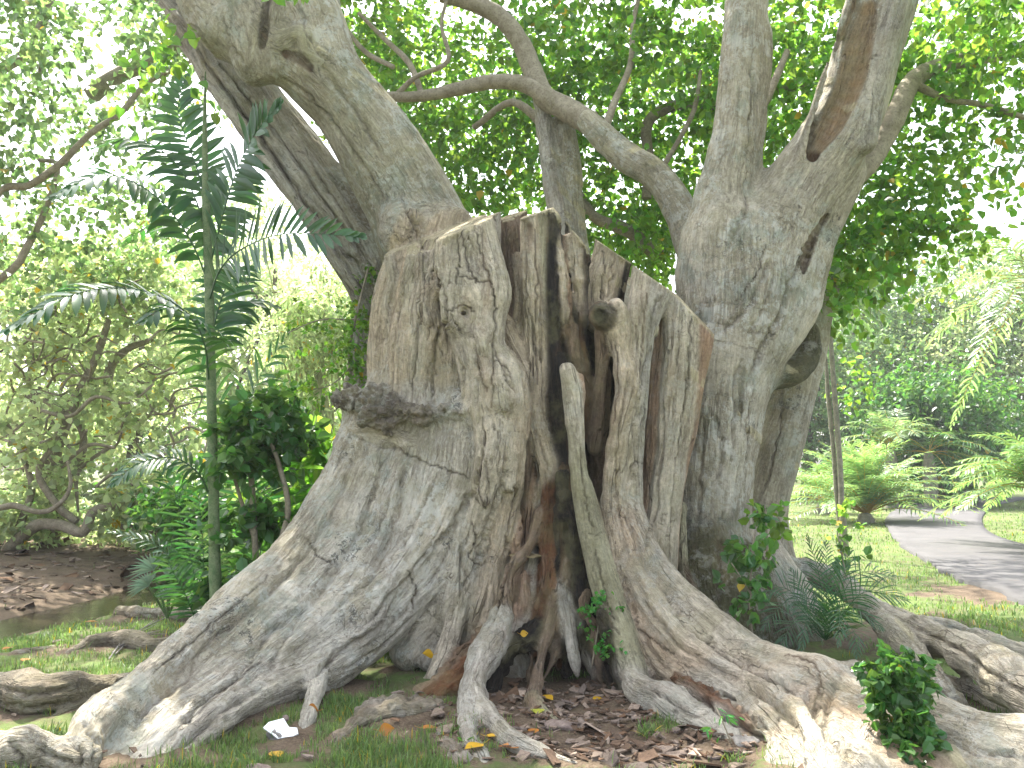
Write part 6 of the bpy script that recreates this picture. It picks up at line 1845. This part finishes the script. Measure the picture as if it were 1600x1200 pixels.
# ------------------------------------------------------------------ fallen leaves, white shard
M_YEL = leaf_mat('yellow_leaf', (0.55, 0.33, 0.02), (0.5, 0.35, 0.02), .12, 0, .45, .25)
M_ORA = leaf_mat('orange_leaf', (0.42, 0.17, 0.03), (0.4, 0.2, 0.02), .12, 0, .45, .25)
M_GRN = leaf_mat('green_yellow_leaf', (0.40, 0.42, 0.06), (0.4, 0.45, 0.05), .12, 0, .45, .25)
FL = [
    (855, 1098, .13, 'y', 'yellow leaf with curled edge lying in the middle of the dark hollow', 0),
    (934, 1092, .11, 'y', 'small yellow leaf with upright stalk at the right side of the dark hollow', .05),
    (840, 1124, .12, 'g', 'greenish yellow leaf lying at the front of the dark hollow', 0),
    (740, 1189, .13, 'y', 'bright yellow leaf beside the round leaved seedling', .1),
    (797, 1187, .13, 'o', 'orange yellow leaf at the bottom edge right of the seedling', 0),
    (486, 1133, .14, 'o', 'orange leaf propped up at the foot of the short prop root', .5),
    (819, 989, .09, 'y', 'yellow leaf resting on the burnt arch above the hollow', None),
    (668, 1019, .13, 'y', 'golden leaf leaning on the big buttress above the rotten root', None),
    (604, 1152, .13, 'o', 'dark orange leaf standing against the grey decayed root', .5),
    (833, 1150, .09, 'o', 'brownish orange leaf on the bark chips before the hollow', 0),
    (10, 1027, .10, 'o', 'orange leaf at the left edge beside the upper surface root', .2),
    (40, 1036, .10, 'o', 'orange leaf on the lawn, second from the left edge', 0),
    (142, 1094, .10, 'o', 'orange leaf on the thin surface root at the lower left', .3),
    (92, 1093, .11, 'g', 'pale yellow leaf standing in grass at the lower left', .7),
    (142, 974, .12, 'o', 'orange leaf on the bright lawn by the stream', .2),
    (430, 1187, .11, 'y', 'yellow leaf at the bottom edge left of the decayed root', 0),
    (670, 1145, .10, 'o', 'two toned yellow leaf in the grass under the orange rotten root', .2),
    (770, 1170, .08, 'y', 'small yellow leaf on the soil right of the hanging root', 0),
]
PLACE = {(819, 989): P(819, 990, 6.42), (668, 1019): P(668, 1022, 6.30)}
for x, y, s, k, lab, tilt in FL:
    q = G(x, y)
    if (x, y) in PLACE: q = PLACE[(x, y)]; tilt = .4
    else: q[2] = terrain(q[None, :2])[0] + .02 + s * .3 * math.sin(tilt)
    az = rng.uniform(0, 6.28) if tilt < .4 else rng.choice([0.5, 2.6])
    d = np.array([math.cos(az), math.sin(az), 0])
    L = s * 1.0 * (.75 if tilt >= .4 else 1)
    # blade as a curved grid with a stalk
    side = np.array([-d[1], d[0], 0])
    if tilt >= .3:
        side = norm(side * .3 + np.array([0, .0, 1.0]) * .9)
    n_ = norm(np.cross(d, side))
    mb = MB(); V_ = []; nu, nv_ = 9, 5
    prof = [0.02, .30, .44, .48, .44, .36, .25, .12, .01]
    for i in range(nu):
        u_ = i / (nu - 1)
        for j in range(nv_):
            w_ = (j / (nv_ - 1) - .5) * 2
            bend = .12 * (u_ - .5) ** 2 + .14 * abs(w_) * prof[i] * 2 * (1 if j % 2 else .8) + .02 * math.sin(7 * u_ + 3 * w_)
            V_.append(q + d * (u_ - .5) * L + side * w_ * prof[i] * L * .8 + n_ * bend * L * (1 if n_[2] > 0 else -1))
    mb.add(V_, [[i * nv_ + j, i * nv_ + j + 1, (i + 1) * nv_ + j + 1, (i + 1) * nv_ + j] for i in range(nu - 1) for j in range(nv_ - 1)])
    o_ = mb.build('fallen_leaf', {'y': M_YEL, 'o': M_ORA, 'g': M_GRN}[k])
    tag(o_, lab, 'fallen leaf', 'fallen leaves under the fig')
    mb = MB(); e0 = q - d * .5 * L + n_ * .03 * L * (1 if n_[2] > 0 else -1)
    mb.tube(np.array([[*e0, .0016], [*(e0 - d * .2 * L + [0, 0, .006]), .0014], [*(e0 - d * .38 * L + [0, 0, .014]), .0012]]), 5, 3)
    mb.build('stalk', {'y': M_YEL, 'o': M_ORA, 'g': M_GRN}[k], o_)


def rock(name, label, c, rad, seed, mat, cat='stone', group=None, sq=.6):
    n, m = 14, 20
    th = np.linspace(0.0, math.pi, n); ph = np.arange(m) / m * 2 * math.pi
    v = np.array([[math.sin(a) * math.cos(b), math.sin(a) * math.sin(b), math.cos(a)] for a in th for b in ph])
    r = 1 + .28 * fbm(v * 1.6 + seed, 4) * 2
    v = v * r[:, None] * rad * [1, .8, sq] + c
    f = [[i * m + j, i * m + (j + 1) % m, (i + 1) * m + (j + 1) % m, (i + 1) * m + j] for i in range(n - 1) for j in range(m)]
    return tag(link(name, quads(name, v, f, mat)), label, cat, group)


M_STONE = twig_mat('grey_stone', (0.16, 0.15, 0.14), (0.30, 0.28, 0.26), 14)
M_STONEB = twig_mat('brown_stone', (0.16, 0.12, 0.10), (0.28, 0.22, 0.19), 14)
rock('stone', 'grey stone that carries the white shard in the grass', G(440, 1152) + [0, 0, .02], .075, 3, M_STONE)
rock('pebble', 'small round brown pebble leaning on the front of the white shard', G(448, 1143) + [0, -.03, .085], .022, 5, M_STONEB, sq=.9)
rock('stone', 'flat brown stone at the bottom edge left of the decayed root', G(405, 1205) + [0, 0, .0], .09, 8, M_STONEB, sq=.4)
rock('stone', 'pale stone lying under the bright right root', G(1165, 1172) + [0, 0, .03], .08, 11, M_STONE)
rock('stone', 'dark wood like lump lying on the chips before the hollow', G(880, 1138) + [0, 0, .01], .11, 13, M_STONEB, sq=.35)
# white ceramic shard, an irregular flat piece propped on the stone
out = [(411, 1137), (420, 1128), (436, 1124), (443, 1122), (449, 1132), (452, 1136), (464, 1137), (466, 1146), (458, 1150), (444, 1152), (434, 1154), (424, 1146)]
c0 = G(438, 1152)
fr, bk = [], []
for x, y in out:
    Yb = c0[1] - .07 + (1152 - y) * .0028
    p_ = P(x, y, Yb); fr.append(p_); bk.append(p_ + np.array([0, .012, -.012]))
mb = MB(); n = len(out)
mb.add(fr + bk, [[i, (i + 1) % n, n + (i + 1) % n, n + i] for i in range(n)])
mb.f.append(np.arange(n)); mb.ls.append(np.array([mb.nl])); mb.nl += n
mb.f.append(np.arange(n)[::-1] + n); mb.ls.append(np.array([mb.nl])); mb.nl += n
t = NT('white_glaze'); o = t.n('TexCoord').outputs['Object']
c = t.mix(t.ramp(t.noise(o, 70, 3, .6), .60, .66, 0, .45), (.82, .84, .86, 1), (.45, .46, .48, 1))
sh = mb.build('white_shard', t.done(t.principled(c, .4).outputs[0]), smooth=False)
tag(sh, 'white broken shard with faint grey marks lying on a stone in the grass', 'shard')
mb = MB()
for x0, y0, x1, y1 in [(434, 1133, 438, 1132), (437, 1138, 441, 1136), (443, 1136, 446, 1134), (436, 1144, 440, 1143), (442, 1141, 443, 1140)]:
    a1 = P(x0, y0, c0[1] - .07 + (1152 - y0) * .0028) - [0, .003, -.003]; b1 = P(x1, y1, c0[1] - .07 + (1152 - y1) * .0028) - [0, .003, -.003]
    mb.tube(np.array([[*a1, .0012], [*b1, .001]]), 4, 1)
mb.build('faint_marks', M_STONE, sh)

# bracket fungus, dead frond sticks
M_FUNG = twig_mat('bracket', (0.16, 0.12, 0.06), (0.26, 0.21, 0.12), 25)
mb = MB()
cF = P(822, 869, 6.75)
V_ = []; nu, nv_ = 6, 15
for sgn in (1, -1):
    for i in range(nu):
        r = .01 + .125 * i / (nu - 1)
        for j in range(nv_):
            a = math.pi + math.pi * j / (nv_ - 1)
            V_.append(cF + [r * math.cos(a), r * math.sin(a) * .75, (sgn * .012 * (1 - i / (nu - 1)) + .006 * math.sin(j * 1.3)) + (.012 if sgn > 0 else 0)])
f = []
for s_ in (0, 1):
    b = s_ * nu * nv_
    f += [[b + i * nv_ + j, b + i * nv_ + j + 1, b + (i + 1) * nv_ + j + 1, b + (i + 1) * nv_ + j] for i in range(nu - 1) for j in range(nv_ - 1)]
e_ = (nu - 1) * nv_
f += [[e_ + j, e_ + j + 1, nu * nv_ + e_ + j + 1, nu * nv_ + e_ + j] for j in range(nv_ - 1)]
mb.add(V_, f)
mb.build('bracket_fungus', M_FUNG, fig)
df = empty('dead_frond', G(215, 1010)); tag(df, 'dry grey palm frond sticks lying on the litter at the left', 'dead frond')
for (a, b) in [((180, 1030), (240, 985)), ((175, 1028), (245, 990)), ((188, 1022), (250, 1000)), ((150, 1012), (260, 1006)), ((200, 1000), (285, 978)), ((170, 1038), (212, 992))]:
    A_ = G(*a); B_ = G(*b); A_[2] = terrain(A_[None, :2])[0] + .03; B_[2] = terrain(B_[None, :2])[0] + .09
    mb = MB(); m_ = (A_ + B_) / 2 + [0, 0, .02]; mb.tube(np.array([[*A_, .006], [*m_, .005], [*B_, .003]]), 6, 3)
    mb.build('stick', M_STONE, df)
